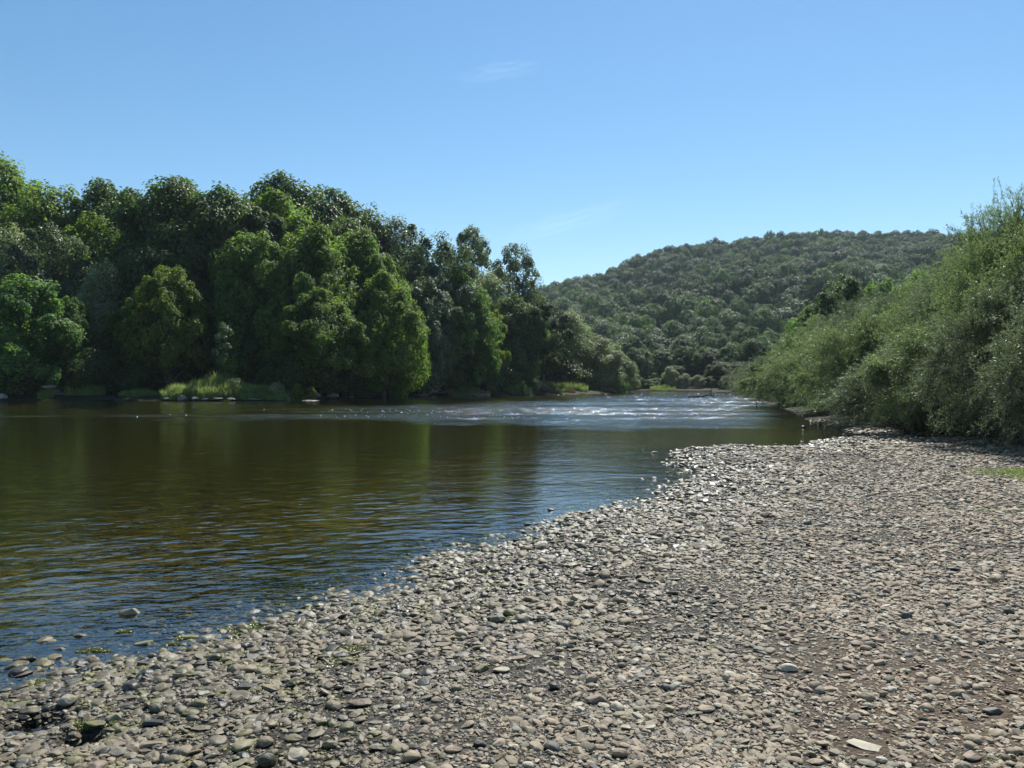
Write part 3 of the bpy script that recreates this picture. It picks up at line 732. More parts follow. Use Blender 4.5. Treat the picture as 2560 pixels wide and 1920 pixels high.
# ------------------------------------------------------------------ willows on the right bank
def willow(seed, H, W, nl, lr, n_shoot, n_leaf, ll, lw):
    """multi-stemmed willow: stems reach clumps from which thin nodding leafy shoots radiate"""
    g = np.random.default_rng(seed)
    t = (np.arange(nl) + g.random(nl)) / nl
    ang = np.arange(nl) * 2.39996 + g.random(nl)
    Rm = W / 2 * PROF['dome'](t); lrr = lr * (.6 + .85 * g.random(nl))
    rad_ = np.clip(Rm - lrr * .8, 0, None) * np.where(g.random(nl) < .2, .4, 1.0) * (.85 + .25 * g.random(nl))
    C = np.stack([np.cos(ang) * rad_, np.sin(ang) * rad_, lr * .95 + (H - lr * 1.9) * t + g.normal(size=nl) * .3], -1)
    stems = []
    for c in C:
        a = np.array([c[0] * .10, c[1] * .10, -.2]) + g.normal(size=3) * np.array([.25, .25, 0]); u = np.linspace(0, 1, 8)[:, None]
        mid = np.array([c[0] * .45, c[1] * .45, c[2] * .75 + .35]) + g.normal(size=3) * .2
        stems.append(((1 - u) ** 2 * a + 2 * u * (1 - u) * mid + u ** 2 * c, np.linspace(.05, .012, 8) * (H / 6)))
    out = norm(C * np.array([1, 1, .5]) + np.array([0, 0, .4]))
    D = norm(g.normal(size=(nl, n_shoot, 3)) * .85 + out[:, None] * .8 + np.array([0, 0, .12]))
    Q = C[:, None] + norm(g.normal(size=(nl, n_shoot, 3))) * lrr[:, None, None] * .35 * g.random((nl, n_shoot, 1)) + D * lrr[:, None, None] * .15
    Ls = lrr[:, None] * (.55 + .65 * g.random((nl, n_shoot))) * np.where(g.random((nl, n_shoot)) < .05, 1.5, 1.0)
    Q, D, Ls = Q.reshape(-1, 3), D.reshape(-1, 3), Ls.reshape(-1); ns = len(Q)
    m = 6; u = np.linspace(0, 1, m)[None, :, None]; side = rdir(ns, g) * .2
    curve = Q[:, None] + D[:, None] * Ls[:, None, None] * u + (side * Ls[:, None])[:, None] * u ** 2 + np.array([0, 0, -.34]) * Ls[:, None, None] * u ** 2.2
    t = g.random((ns, n_leaf)) ** .75
    f = t * (m - 1); k = np.minimum(f.astype(int), m - 2); fr = (f - k)[..., None]
    idx = np.arange(ns)[:, None]
    pos = curve[idx, k] * (1 - fr) + curve[idx, k + 1] * fr
    tan = norm(curve[idx, k + 1] - curve[idx, k])
    pos = pos + rdir(ns * n_leaf, g).reshape(ns, n_leaf, 3) * (.11 * g.random((ns, n_leaf, 1)) ** .8)
    ld = norm(tan * .75 + rdir(ns * n_leaf, g).reshape(ns, n_leaf, 3) * .75)
    pos, ld = pos.reshape(-1, 3), ld.reshape(-1, 3)
    kp = pos[:, 2] > .10 + .55 * g.random(len(pos)); pos, ld = pos[kp], ld[kp]
    sz = ll * (.6 + .7 * g.random(len(pos)))[:, None]
    wd = norm(np.cross(ld, rdir(len(pos), g))) * lw * .5 * (.7 + .5 * g.random(len(pos)))[:, None]
    v = np.stack([pos, pos + ld * sz * .4 + wd, pos + ld * sz, pos + ld * sz * .4 - wd], 1).reshape(-1, 3)
    qd = np.arange(len(pos) * 4).reshape(-1, 4)
    tint = np.clip(.42 + .24 * g.normal(size=len(pos)) + .40 * fbm(pos * .45 + seed, 2), 0, 1)
    ok_ = curve[:, :, 2].min(1) > .02
    low = [(np.array([c * [.3, .3, 0] + [0, 0, .25 + .3 * g.random()], c * [.8, .8, 0] + g.normal(size=3) * .3 + [0, 0, .7 * g.random() + .2], c * [1.25, 1.25, 0] + g.normal(size=3) * .45 + [0, 0, .15 + .5 * g.random()]]), np.array([.02, .012, .004])) for c in np.repeat(C[:nl // 2], 3, 0)]
    tv, tq = tubes(stems + low + [(curve[i], np.linspace(.009, .0025, m)) for i in np.nonzero(ok_)[0]], 3)
    return (v, qd, tint), (tv, tq)

WV = {}
def def_willow(key, mat, *a, **kw):
    (v, q, tint), (tv, tq) = willow(*a, **kw)
    WV[key] = (make_mesh(key + "_foliage", v, q, [M[mat]], False, fattr={"tint": tint}), make_mesh(key + "_stems", tv, tq, [M['twig']], True), a[1], a[2] / 2)
#                         seed H   W   nl  lr  shoots leaves len  wid
def_willow('wa', 'w_green', 71, 6.0, 9.0, 48, 1.25, 52, 62, .105, .024)
def_willow('wb', 'w_grey', 72, 6.0, 9.0, 48, 1.25, 52, 62, .110, .024)
def_willow('wc', 'w_green', 73, 6.0, 9.0, 40, 1.3, 40, 52, .17, .042)
def_willow('wd', 'w_grey', 74, 6.0, 9.0, 40, 1.3, 40, 52, .17, .042)

def place_willow(key, px, D, py_top, rad_px, label, rz=None, name='willow_bush', dz=0.0):
    fm, sm, H0, R0 = WV[key]
    x = PD(px, D); z = max(TZ(x, D), -.05) + dz
    h = top_z(py_top, D) - z; w = rad_px / F * D
    e = bpy.data.objects.new(name, None); COL.objects.link(e); e.empty_display_size = .4
    e.location = (x, D, z); e.rotation_euler = (0, 0, rng.random() * 6.28 if rz is None else rz)
    e.scale = (w / R0, w / R0, h / H0 * 1.03)
    tag(e, label, 'bush')
    link('foliage', fm, parent=e); link('stems', sm, parent=e)
    return e
W = [
 ('wd', 1862, 135, 915, 60, 'farthest grey-green willow bush at the head of the right bank'),
 ('wd', 1895, 108, 905, 62, 'grey-green willow bush second farthest along the right bank'),
 ('wc', 1905, 84, 925, 62, 'pale green willow bush beside the riffle on the right bank'),
 ('wd', 1962, 86, 870, 90, 'grey-green willow bush behind the pale one beside the riffle'),
 ('wc', 1960, 62, 885, 110, 'willow bush whose branches trail into the river on the right'),
 ('wc', 2035, 60, 805, 120, 'yellowish green willow rising over the trailing bush'),
 ('wa', 2060, 43, 830, 150, 'low yellow-green willow leaning over the dark water'),
 ('wb', 2135, 47, 765, 150, 'grey willow in the second row behind the leaning yellow-green one'),
 ('wa', 2170, 33, 785, 190, 'wide green willow spreading over the gravel cove'),
 ('wb', 2250, 37, 735, 190, 'tall grey-green willow behind the wide one of the cove'),
 ('wb', 2290, 26, 850, 210, 'silvery low willow with bare twigs at the edge of the gravel'),
 ('wa', 2355, 31, 690, 200, 'green willow in the back row right of the cove'),
 ('wa', 2400, 24.5, 760, 240, 'bright green willow standing before the tall right-hand one'),
 ('wb', 2450, 28, 570, 210, 'tall grey-green willow topping the right side'),
 ('wa', 2545, 23, 500, 230, 'tallest willow with wispy shoots against the sky at the right edge'),
 ('wb', 2580, 19.5, 700, 260, 'dark shaded willow at the right edge nearest the camera'),
 ('wa', 2690, 20.5, 450, 280, 'high willow mostly beyond the right edge'),
 ('wb', 2760, 17, 600, 300, 'willow whose left side just enters at the right edge'),
]
for (k, px, D, py, rp, lab) in W:
    place_willow(k, px, D, py, rp, lab)
# trees behind the willows
for (k, px, py, D, wd_, lab) in [
    ('midwood', 2110, 690, 95, 120, 'dark green round tree peeping over the willows against the hill'),
    ('hazel', 2020, 765, 98, 90, 'green tree peeping over the willows left of the dark green round one'),
    ('hazel', 2210, 700, 88, 140, 'mid-green tree peeping over the middle of the willows'),
    ('maple', 2300, 690, 80, 150, 'olive tree hidden behind the tall right-hand willows')]:
    place_tree(k, px, py, D, wd_, lab, 'tree', 'broadleaf_tree')

# ------------------------------------------------------------------ stones
def ico(sub_):
    import bmesh
    bm = bmesh.new(); bmesh.ops.create_icosphere(bm, subdivisions=sub_, radius=1)
    v = np.array([x.co[:] for x in bm.verts]); f = np.array([[q.index for q in p.verts] for p in bm.faces]); bm.free()
    return v, f
ICO3, ICOF3 = ico(4)
def stone_shape(seed, flat=.5, long=1.3, ang=.5, nplane=9):
    g = np.random.default_rng(seed)
    v = ICO3.copy()
    for i in range(nplane):
        n = rdir(1, g)[0]; h = 1 - ang * (.18 + .30 * g.random())
        d = v @ n; v = v - np.clip(d - h, 0, None)[:, None] * n * .92
    v = v * (1 + .10 * fbm(ICO3 * 1.3 + seed, 2))[:, None]
    v = v * (1 + .022 * fbm(ICO3 * 5 + seed, 3))[:, None]
    v = v * np.array([long, 1, flat])
    v[:, 2] = np.where(v[:, 2] < 0, v[:, 2] * .8, v[:, 2])
    v /= (v[:, 0].max() - v[:, 0].min())
    return v.astype(np.float32)
STONE_TYPES = ['s_grey', 's_tan', 's_dark', 's_pale', 's_blue', 's_brown']
SN = {'s_grey': 'grey', 's_tan': 'tan', 's_dark': 'dark', 's_pale': 'cream', 's_blue': 'blue-grey', 's_brown': 'brown', 's_moss': 'mossy'}
shapes = [stone_shape(200 + i, flat=[.42, .32, .5, .38, .26, .6, .36, .46, .28, .42, .34, .52, .24, .40][i], long=[1.3, 1.6, 1.1, 1.4, 1.8, 1.2, 1.5, 1.25, 1.7, 1.35, 1.45, 1.15, 1.6, 1.3][i],
                      ang=[.8, 1.0, .5, .9, 1.3, .9, .4, 1.3, 1.1, .7, 1.4, .4, 1.3, 1.0][i]) for i in range(14)]
STM = {}
def stone_mesh(si, mt):
    if (si, mt) not in STM: STM[(si, mt)] = make_mesh('stone', shapes[si], ICOF3, [M[mt]], True)
    return STM[(si, mt)]
SHN = {0: 'rounded', 1: 'long', 2: 'round', 3: 'blunt', 4: 'slab-like', 5: 'lumpy', 6: 'smooth oval', 7: 'angular', 8: 'flat', 9: 'rounded', 10: 'chipped', 11: 'egg-shaped', 12: 'flat angular', 13: 'blunt'}

FEAT = [  # px, py(base), width px, shape, material, height factor, tilt, label
 (325, 1562, 52, 7, 's_pale', 1.5, .5, 'pale wedge-shaped rock standing alone in the shallow water at the left'),
 (669, 1545, 32, 6, 's_dark', 1.0, 0, 'dark smooth oval stone alone in the water'),
 (578, 1560, 36, 8, 's_dark', 1.2, 0, 'dark flat stone in the water left of the smooth oval one'),
 (513, 1590, 34, 0, 's_blue', 1.6, 0, 'grey stone perched at the water edge beside the green algae'),
 (380, 1644, 26, 11, 's_grey', 1.3, 0, 'grey domed stone in the shallow water'),
 (169, 1758, 44, 2, 's_pale', 1.4, 0, 'pale yellowish round rock at the bottom left beside the water'),
 (285, 1800, 38, 7, 's_pale', 1.9, .4, 'pale upright angular stone leaning on the long mossy one'),
 (240, 1815, 56, 1, 's_moss', 1.3, .1, 'long moss-covered stone at the bottom left'),
 (478, 1785, 44, 6, 's_blue', 1.3, 0, 'smooth blue-grey oval stone in front of the green mossy one'),
 (498, 1762, 52, 9, 's_moss', 1.2, 0, 'green mossy stone behind the smooth blue-grey oval'),
 (382, 1812, 50, 13, 's_dark', 1.1, .1, 'dark brown-grey blunt stone left of the blue-grey oval'),
 (663, 1862, 42, 2, 's_tan', 1.4, 0, 'round tan stone near the bottom edge, left of the beige one'),
 (736, 1848, 44, 0, 's_tan', 1.2, 0, 'rounded beige stone right of the round tan one'),
 (667, 1912, 46, 11, 's_dark', 1.9, .5, 'dark pitted stone standing on end at the bottom edge'),
 (116, 1903, 30, 6, 's_pale', 1.2, 0, 'small pale oval stone at the very bottom left'),
 (870, 1586, 48, 3, 's_dark', 1.5, .1, 'dark blocky stone near the waterline'),
 (508, 1820, 52, 12, 's_grey', 1.4, .15, 'grey flat angular stone below the blue-grey oval'),
 (390, 1778, 34, 11, 's_blue', 1.7, .4, 'blue-grey stone standing on edge behind the dark blunt one'),
 (1254, 1678, 46, 1, 's_pale', 1.4, 0, 'cream saddle-shaped stone in the middle of the beach'),
 (1206, 1676, 46, 7, 's_moss', 1.5, .1, 'brown mossy stone touching the cream saddle-shaped one'),
 (1385, 1722, 32, 3, 's_dark', 2.6, .9, 'dark grey slab standing upright in the middle foreground'),
 (900, 1762, 62, 3, 's_brown', 1.3, .2, 'brown pitted brick-like stone'),
 (1492, 1755, 56, 7, 's_brown', 1.4, .3, 'big brown angular stone behind a pale oval'),
 (1510, 1766, 34, 6, 's_pale', 1.2, 0, 'pale oval stone in front of the big brown angular one'),
 (1131, 1476, 34, 7, 's_grey', 1.5, .3, 'grey pointed stone right at the waterline'),
 (1094, 1752, 32, 0, 's_tan', 1.4, 0, 'small beige rounded stone between the brick-like and the upright one'),
 (1165, 1815, 44, 10, 's_tan', 1.3, .35, 'tan chipped stone pointing down to the right'),
 (1133, 1876, 44, 0, 's_tan', 1.3, .1, 'tan rounded stone near the bottom edge'),
 (1028, 1898, 48, 5, 's_tan', 1.3, .1, 'lumpy tan stone at the bottom edge'),
 (1549, 1888, 40, 11, 's_tan', 1.3, .3, 'egg-shaped tan stone at the bottom edge'),
 (1488, 1414, 28, 6, 's_dark', 1.3, 0, 'dark oval stone on the middle of the beach'),
 (943, 1806, 38, 12, 's_blue', 1.2, .2, 'pale blue-grey angular flake below the brick-like stone'),
 (1278, 1480, 34, 10, 's_dark', 1.4, .2, 'dark chipped stone behind the middle of the beach'),
 (1969, 1674, 50, 9, 's_pale', 1.5, .1, 'large cream stone on the right half of the beach'),
 (1926, 1694, 44, 8, 's_grey', 1.4, 0, 'grey flat stone touching the large cream one'),
 (2169, 1864, 88, 12, 's_pale', .8, .05, 'large flat cream slab at the lower right'),
 (2265, 1545, 28, 2, 's_dark', 1.8, 0, 'dark round stone casting its own shade on the right'),
 (2522, 1536, 26, 5, 's_dark', 1.9, 0, 'dark lumpy stone near the right edge'),
 (2427, 1896, 50, 3, 's_brown', 1.5, .1, 'brown blocky stone at the lower right corner'),
 (2168, 1910, 46, 6, 's_blue', 1.1, 0, 'blue-grey oval stone below the large flat slab'),
 (1765, 1775, 46, 0, 's_tan', 1.3, .1, 'tan rounded stone at the lower middle'),
 (1708, 1420, 34, 3, 's_pale', 1.4, .1, 'pinkish pale blunt stone in the middle distance'),
 (2033, 1905, 46, 10, 's_tan', 1.2, .2, 'tan chipped stone left of the blue-grey oval at the bottom'),
 (2484, 1780, 54, 7, 's_dark', 1.0, .25, 'dark wedge half sunk in brown soil at the right'),
 (2146, 1611, 38, 0, 's_brown', 1.2, 0, 'reddish brown stone beside a small blue-grey one'),
 (2175, 1616, 28, 11, 's_blue', 1.4, 0, 'small blue-grey stone beside the reddish brown one'),
 (2467, 1385, 48, 10, 's_brown', 1.4, .2, 'reddish brown clod-like stone near the right edge'),
 (2201, 1660, 38, 7, 's_tan', 1.3, .1, 'tan angular stone above the green grass tuft'),
 (2338, 1419, 28, 8, 's_dark', 1.6, 0, 'dark flat stone, left one of a pair at the right'),
 (2383, 1424, 30, 6, 's_dark', 1.5, .2, 'dark oval stone, right one of a pair at the right'),
 (2008, 1078, 14, 5, 's_dark', 1.3, 0, 'lone dark stone in the water before the willows'),
 (1635, 1136, 20, 9, 's_tan', 1.3, 0, 'tan stone in the water off the tip of the gravel spit'),
 (1744, 1134, 16, 8, 's_dark', 1.4, 0, 'dark stone at the tip of the gravel spit'),
 (1605, 1133, 10, 9, 's_grey', 1.3, 0, 'small grey stone in the water farthest from the gravel spit'),
 (1420, 1315, 20, 7, 's_dark', 1.5, 0, 'dark angular stone in the shallows, rightmost of a close pair'),
 (1402, 1317, 14, 10, 's_dark', 1.5, 0, 'dark chipped stone in the shallows, leftmost of a close pair'),
 (1377, 1285, 18, 5, 's_dark', 1.2, 0, 'small dark stone alone out in the shallows'),
 (150, 1640, 30, 7, 's_grey', 1.4, .2, 'grey angular stone standing alone near the left edge of the shallows'),
 (455, 1625, 28, 0, 's_moss', 1.3, .1, 'mossy rounded stone between the grey domed one and the perched one'),
 (740, 1505, 24, 10, 's_dark', 1.5, .2, 'dark chipped stone just off the gravel left of the centre'),
 (1020, 1440, 22, 8, 's_grey', 1.5, .1, 'grey flat stone in the shallows behind the pointed one at the waterline'),
 (1200, 1380, 20, 5, 's_dark', 1.5, .1, 'dark lumpy stone in the shallows of the middle shore'),
 (1550, 1282, 16, 11, 's_grey', 1.8, .3, 'grey pointed stone at the edge of the glittering shallows'),
]
feat_xy = []
def put_stone(x, y, size, si, mt, hf, tilt, rz, label, group=None, sinkf=.30):
    z = max(TZ(x, y), -.012)
    me = stone_mesh(si, mt)
    h = (shapes[si][:, 2].max() - shapes[si][:, 2].min()) * size * hf
    rim = -shapes[si][:, 2].min() * size * hf
    o = link('stone', me, (x, y, z + rim - h * sinkf), (tilt, 0, rz), (size, size, size * hf))
    tag(o, label, 'stone', group)
    return o
first_of = {}
for (px, py, w, si, mt, hf, tilt, lab) in FEAT:
    z = .0
    for _ in range(4):
        x, y = PZ(px, py, z); z = TZ(x, y)
    size = w / F * y
    o = put_stone(x, y, size, si, mt, hf, -tilt, rng.normal() * .35, lab, sinkf=.22)
    feat_xy.append((x, y, px, py, size, lab))
FX = np.array([[f[0], f[1]] for f in feat_xy])

# all other stones of the beach
def sample_beach(r0, r1, dens, a0=-54, a1=62):
    area = math.radians(a1 - a0) / 2 * (r1 ** 2 - r0 ** 2)
    n = int(area * dens)
    r = np.sqrt(rng.random(n) * (r1 ** 2 - r0 ** 2) + r0 ** 2); a = np.radians(a0 + (a1 - a0) * rng.random(n))
    return np.stack([r * np.sin(a), r * np.cos(a)], -1)
S = []
for r0, r1, dens, smed in ((1.7, 4.5, 3000, .024), (4.5, 7, 2000, .028), (7, 11, 1000, .035), (1.7, 5, 2600, .0125), (5, 8, 1500, .016), (8, 12, 700, .022), (11, 17, 620, .040), (17, 27, 290, .050), (27, 40, 30, .09)):
    p = sample_beach(r0, r1, dens)
    s = smed * np.exp(rng.normal(size=len(p)) * .55)
    S.append(np.column_stack([p, s]))
S = np.concatenate(S)
ins_ = inside(S[:, 0], S[:, 1]); db = dist_line(S[:, 0], S[:, 1], BEACH); dr = dist_line(S[:, 0], S[:, 1], RIGHT)
sd = np.where(ins_, -db, db)
ex = fb2(S[:, 0], S[:, 1], 1.6, 3, 4.0)
keep = (sd > -1.3 + ex * .7 + .035 * S[:, 1]) & (np.minimum(dr, 99) > -1)
keep &= (rng.random(len(S)) < np.where(sd < 0, .16 + .45 * np.clip(1 + sd / .7, 0, 1) + .35 * np.clip(ex, 0, 1), 1.0))
pf = fb2(S[:, 0], S[:, 1], 1.1, 3, 6.0)
keep &= rng.random(len(S)) < np.clip(.90 + pf * .55, .30, 1)
soil = np.hypot(S[:, 0] - 2.25, S[:, 1] - 3.75) + fb2(S[:, 0], S[:, 1], 2.0, 3, 12.0) * .4
keep &= rng.random(len(S)) < np.clip(.42 + (soil - .5) * .6, .42, 1)
S = S[keep]; sd = sd[keep]
S[:, 2] *= np.where((sd < 2.0) & (sd > -1), 1.3, 1.0) * np.where(sd < 0, 1.45, 1.0)
S[:, 2] = np.clip(S[:, 2] * .95, .011, (.062 + .004 * S[:, 1]) * np.where(sd < 2.0, 1.45, 1.0))
d2 = np.min(np.hypot(S[:, None, 0] - FX[None, :, 0], S[:, None, 1] - FX[None, :, 1]) / (np.array([f[4] for f in feat_xy])[None] * .5 + S[:, None, 2] * .45), axis=1)
kp = d2 > 1
S = S[kp]; sd = sd[kp]
zS = terrain(S[:, 0], S[:, 1])
pxS = 1280 + F * S[:, 0] / S[:, 1]; pyS = 960 + F * (EYE - zS) / S[:, 1]
app = S[:, 2] / S[:, 1] * F
vis = (pxS > 10) & (pxS < 2550) & (pyS < 1905) & (pyS > 1100)
NI = 300 - len(FEAT)
order = np.argsort(np.where(vis, -app, 0))[:NI]
indm = np.zeros(len(S), bool); indm[order] = True
tanf = np.clip(.34 + .10 * sd + fb2(S[:, 0], S[:, 1], .5, 2, 8.0) * .25, .08, .72)
u = rng.random(len(S)); v2 = rng.random(len(S))
mt_i = np.where(u < tanf, np.where(v2 < .72, 1, np.where(v2 < .86, 5, 3)), np.where(v2 < .62, 0, np.where(v2 < .78, 2, np.where(v2 < .93, 4, 3))))
mt_i = np.where((mt_i == 5) & (rng.random(len(S)) < .5), 1, mt_i)
sh_i = rng.integers(0, 14, len(S))
near_i = np.argmin(np.hypot(S[order][:, None, 0] - FX[None, :, 0], (S[order][:, None, 1] - FX[None, :, 1])), axis=1)
used = {}
for o_i, f_i in zip(order, near_i):
    x, y, s = S[o_i]; f = feat_xy[f_i]
    dx, dy = x - f[0], y - f[1]
    rel = ('right of' if dx > 0 else 'left of') if abs(dx) > abs(dy) else ('behind' if dy > 0 else 'in front of')
    diag = ''
    if min(abs(dx), abs(dy)) > .4 * max(abs(dx), abs(dy)):
        diag = ('behind and right of' if dx > 0 else 'behind and left of') if dy > 0 else ('in front and right of' if dx > 0 else 'in front and left of')
    mt = STONE_TYPES[mt_i[o_i]]
    short = ' '.join(f[5].split()[:4]) if len(f[5].split()) > 9 else f[5]
    short = {}.get(short, f[5])
    words = short.split()
    cut = words[:9]
    while cut[-1] in ('the', 'a', 'in', 'of', 'at', 'and', 'on', 'to', 'its', 'by', 'beside', 'behind', 'one', 'with', 'left', 'right', 'near', 'between', 'out', 'half', 'very', 'large', 'big', 'small', 'green', 'smooth'): cut = cut[:-1]
    lab = f"{SHN[sh_i[o_i]]} {SN[mt]} stone {diag or rel} the {' '.join(cut)}"
    lab = ' '.join(lab.split()[:16])
    o = put_stone(x, y, s, int(sh_i[o_i]), mt, float(.8 + .5 * rng.random()), float(rng.normal() * .16), float(rng.random() * 6.28), lab, None, .30)
    used.setdefault(lab, []).append((s / y, o))
    first_of.setdefault((int(sh_i[o_i]), mt), o)
for lab, os_ in used.items():
    if len(os_) == 2:
        os_.sort(key=lambda q: -q[0])
        os_[0][1]['label'] = 'larger ' + ' '.join(lab.split()[:15]); os_[1][1]['label'] = 'smaller ' + ' '.join(lab.split()[:15])
    elif len(os_) > 2:
        for _, o in os_: o['group'] = 'stones: ' + lab
# the rest as one heap of pebbles, copied from the stones above
srcs = sorted(first_of)
by_mt = {}
for i, k in enumerate(srcs): by_mt.setdefault(STONE_TYPES.index(k[1]), []).append(i)
rm = ~indm
Sr = S[rm]; zr = zS[rm]; mr = mt_i[rm]
sel = np.zeros(len(Sr), int)
for m_, lst in by_mt.items():
    k = mr == m_; sel[k] = np.array(lst)[rng.integers(0, len(lst), k.sum())]
hf = .8 + .55 * rng.random(len(Sr)) + .7 * (rng.random(len(Sr)) < .06)
rots = np.stack([rng.normal(size=len(Sr)) * .22, rng.normal(size=len(Sr)) * .22, rng.random(len(Sr)) * 6.28], -1)
pb = scatter_stuff("pebbles", np.stack([Sr[:, 0], Sr[:, 1], zr + Sr[:, 2] * .07], -1), rots,
                   np.stack([Sr[:, 2], Sr[:, 2], Sr[:, 2] * hf], -1), sel, [first_of[k] for k in srcs])
tag(pb, 'countless grey and tan pebbles covering the river beach', 'pebbles')
print("stones", len(S), "individual", int(indm.sum()) + len(FEAT))

# ------------------------------------------------------------------ left bank details
def rock(px, py, wpx, hpx, D, si, mt, label, tilt=0, rz=0, group=None):
    x = PD(px, D); s = wpx / F * D; hh = hpx / F * D
    h0 = (shapes[si][:, 2].max() - shapes[si][:, 2].min())
    z = top_z(py, D)
    o = link('rock', stone_mesh(si, mt), (x, D, z), (tilt, 0, rz), (s, s, hh / h0))
    return tag(o, label, 'rock', group)
ROCKS = [
 (143, 968, 62, 12, 83, 4, 'rock_pale', 'pale flat rock slab overhanging the water at the left bank'),
 (140, 982, 46, 22, 82.5, 7, 'rock_dark', 'dark rock block under the pale flat slab'),
 (4, 994, 28, 20, 80, 2, 'rock_pale', 'pale rounded rock at the left edge of the river'),
 (30, 958, 70, 14, 86, 12, 'rock_dark', 'shaded rock ledge above the rounded rock at the left edge'),
 (200, 985, 40, 14, 83, 12, 'rock_dark', 'dark rock between the slab and the overhanging grass'),
 (418, 997, 22, 8, 79.5, 6, 'rock_pale', 'white flat stone at the left end of the grassy bank'),
 (455, 998, 28, 26, 79.3, 2, 'rock_dark', 'dark rounded hump between white stones on the far shore'),
 (488, 996, 22, 10, 79.2, 0, 'rock_pale', 'white stone right of the dark rounded hump'),
 (513, 998, 20, 8, 79.2, 8, 'rock_pale', 'small pale flat stone below the grassy bank'),
 (545, 997, 40, 8, 79.2, 1, 'rock_dark', 'long low rock below the tall grass'),
 (580, 997, 30, 8, 79.2, 12, 'rock_dark', 'low dark rock at the right end of the tall grass'),
 (640, 999, 50, 5, 79.2, 4, 'rock_pale', 'thin pale ledge below the pale shrubs'),
 (780, 1002, 60, 5, 79.6, 4, 'rock_pale', 'thin pale sandy ledge reaching into the river'),
 (790, 988, 34, 16, 84, 7, 'rock_dark', 'dark boulder right of the pale shrubs'),
 (825, 990, 40, 14, 88, 10, 'rock_dark', 'dark angular boulder in the shaded bank'),
 (838, 978, 16, 26, 90, 12, 'rock_dark', 'pointed dark rock standing up in the shaded bank'),
 (870, 993, 36, 10, 92, 3, 'rock_dark', 'blunt dark rock in the middle of the shaded bank'),
 (915, 993, 44, 9, 96, 1, 'rock_dark', 'long dark rock in the shaded bank'),
 (965, 992, 34, 9, 100, 10, 'rock_dark', 'dark rock where the shaded bank ends'),
 (1055, 990, 60, 7, 109, 4, 'rock_pale', 'sunlit flat rock at the water below the shaded trees'),
 (1185, 990, 30, 10, 113, 7, 'rock_dark', 'dark rock at the left end of the sunny bank'),
 (1210, 989, 30, 9, 115, 9, 'rock_dark', 'brown rock under the sunny grass'),
 (1285, 986, 26, 7, 121, 12, 'rock_dark', 'low dark rock in the middle of the sunny bank'),
 (1365, 987, 22, 6, 127, 8, 'rock_dark', 'low dark rock left of the two white stones'),
 (1424, 985, 16, 8, 133, 2, 'rock_pale', 'white round stone, larger of two before the willows'),
 (1460, 988, 12, 5, 134, 0, 'rock_pale', 'white round stone, smaller of two before the willows'),
]
for rk in ROCKS:
    px, py, w_, h_, D, si, mt, lab = rk
    if 400 < px < 800: w_ *= .75; h_ *= .7
    rock(px, py, w_, h_, D, si, mt, lab, rng.normal() * .06, rng.normal() * .2)

def blades(g, base, h, w, lean=.35, tint_shift=0.0):
    n = len(base); d = rdir(n, g); d[:, 2] = 0; d = norm(d)
    side = np.stack([-d[:, 1], d[:, 0], d[:, 2]], -1) * (w * .5)[:, None]
    up = np.array([0, 0, 1.0])
    p0 = base; p1 = base + up * (h * .6)[:, None] + d * (h * lean * .25)[:, None]; p2 = base + up * (h * .95)[:, None] + d * (h * lean)[:, None]
    v = np.stack([p0 - side, p0 + side, p1 + side * .8, p1 - side * .8, p2], 1)
    vv = v.reshape(-1, 3); o = np.arange(n) * 5
    q = np.concatenate([np.stack([o, o + 1, o + 2, o + 3], -1), np.stack([o + 3, o + 2, o + 4, o + 4], -1)])
    return vv, q[:n], np.stack([o + 3, o + 2, o + 4], -1)
def grass_object(name, patches, mat, label, cat, kind='stuff'):
    """patches: (cx, cy, rx, ry, n, height, width)"""
    g = np.random.default_rng(len(patches) * 7 + 5); V = []; F3 = []; off = 0
    for (cx, cy, rx, ry, n, h, w_) in patches:
        a = g.random(n) * 6.283; r = np.sqrt(g.random(n))
        x = cx + np.cos(a) * r * rx; y = cy + np.sin(a) * r * ry; z = terrain(x, y); k = z > -.02
        x, y, z, r = x[k], y[k], z[k], r[k]
        hh = h * (.5 + .7 * g.random(len(x))) * (1.1 - .5 * r) * (1 + .35 * fb2(x, y, 1.2, 2, 3.3))
        v, q, t = blades(g, np.stack([x, y, z - .02], -1), hh, np.full(len(x), w_) * (.6 + .8 * g.random(len(x))))
        tri = np.concatenate([np.stack([q[:, 0], q[:, 1], q[:, 2]], -1), np.stack([q[:, 0], q[:, 2], q[:, 3]], -1), t]) + off
        V.append(v); F3.append(tri); off += len(v)
    V = np.concatenate(V); F3 = np.concatenate(F3)
    tint = np.clip(.5 + .3 * vnoise(V[F3[:, 0]] * 2.0) + .2 * g.normal(size=len(F3)), 0, 1)
    o = link(name, make_mesh(name, V, F3, [M[mat]], False, fattr={"tint": tint}))
    return tag(o, label, cat, kind=kind)
def patch(px0, px1, D, depth, n, h, w_=.04):
    x0, x1 = PD(px0, D), PD(px1, D); return ((x0 + x1) / 2, D, abs(x1 - x0) / 2, depth, n, h, w_)
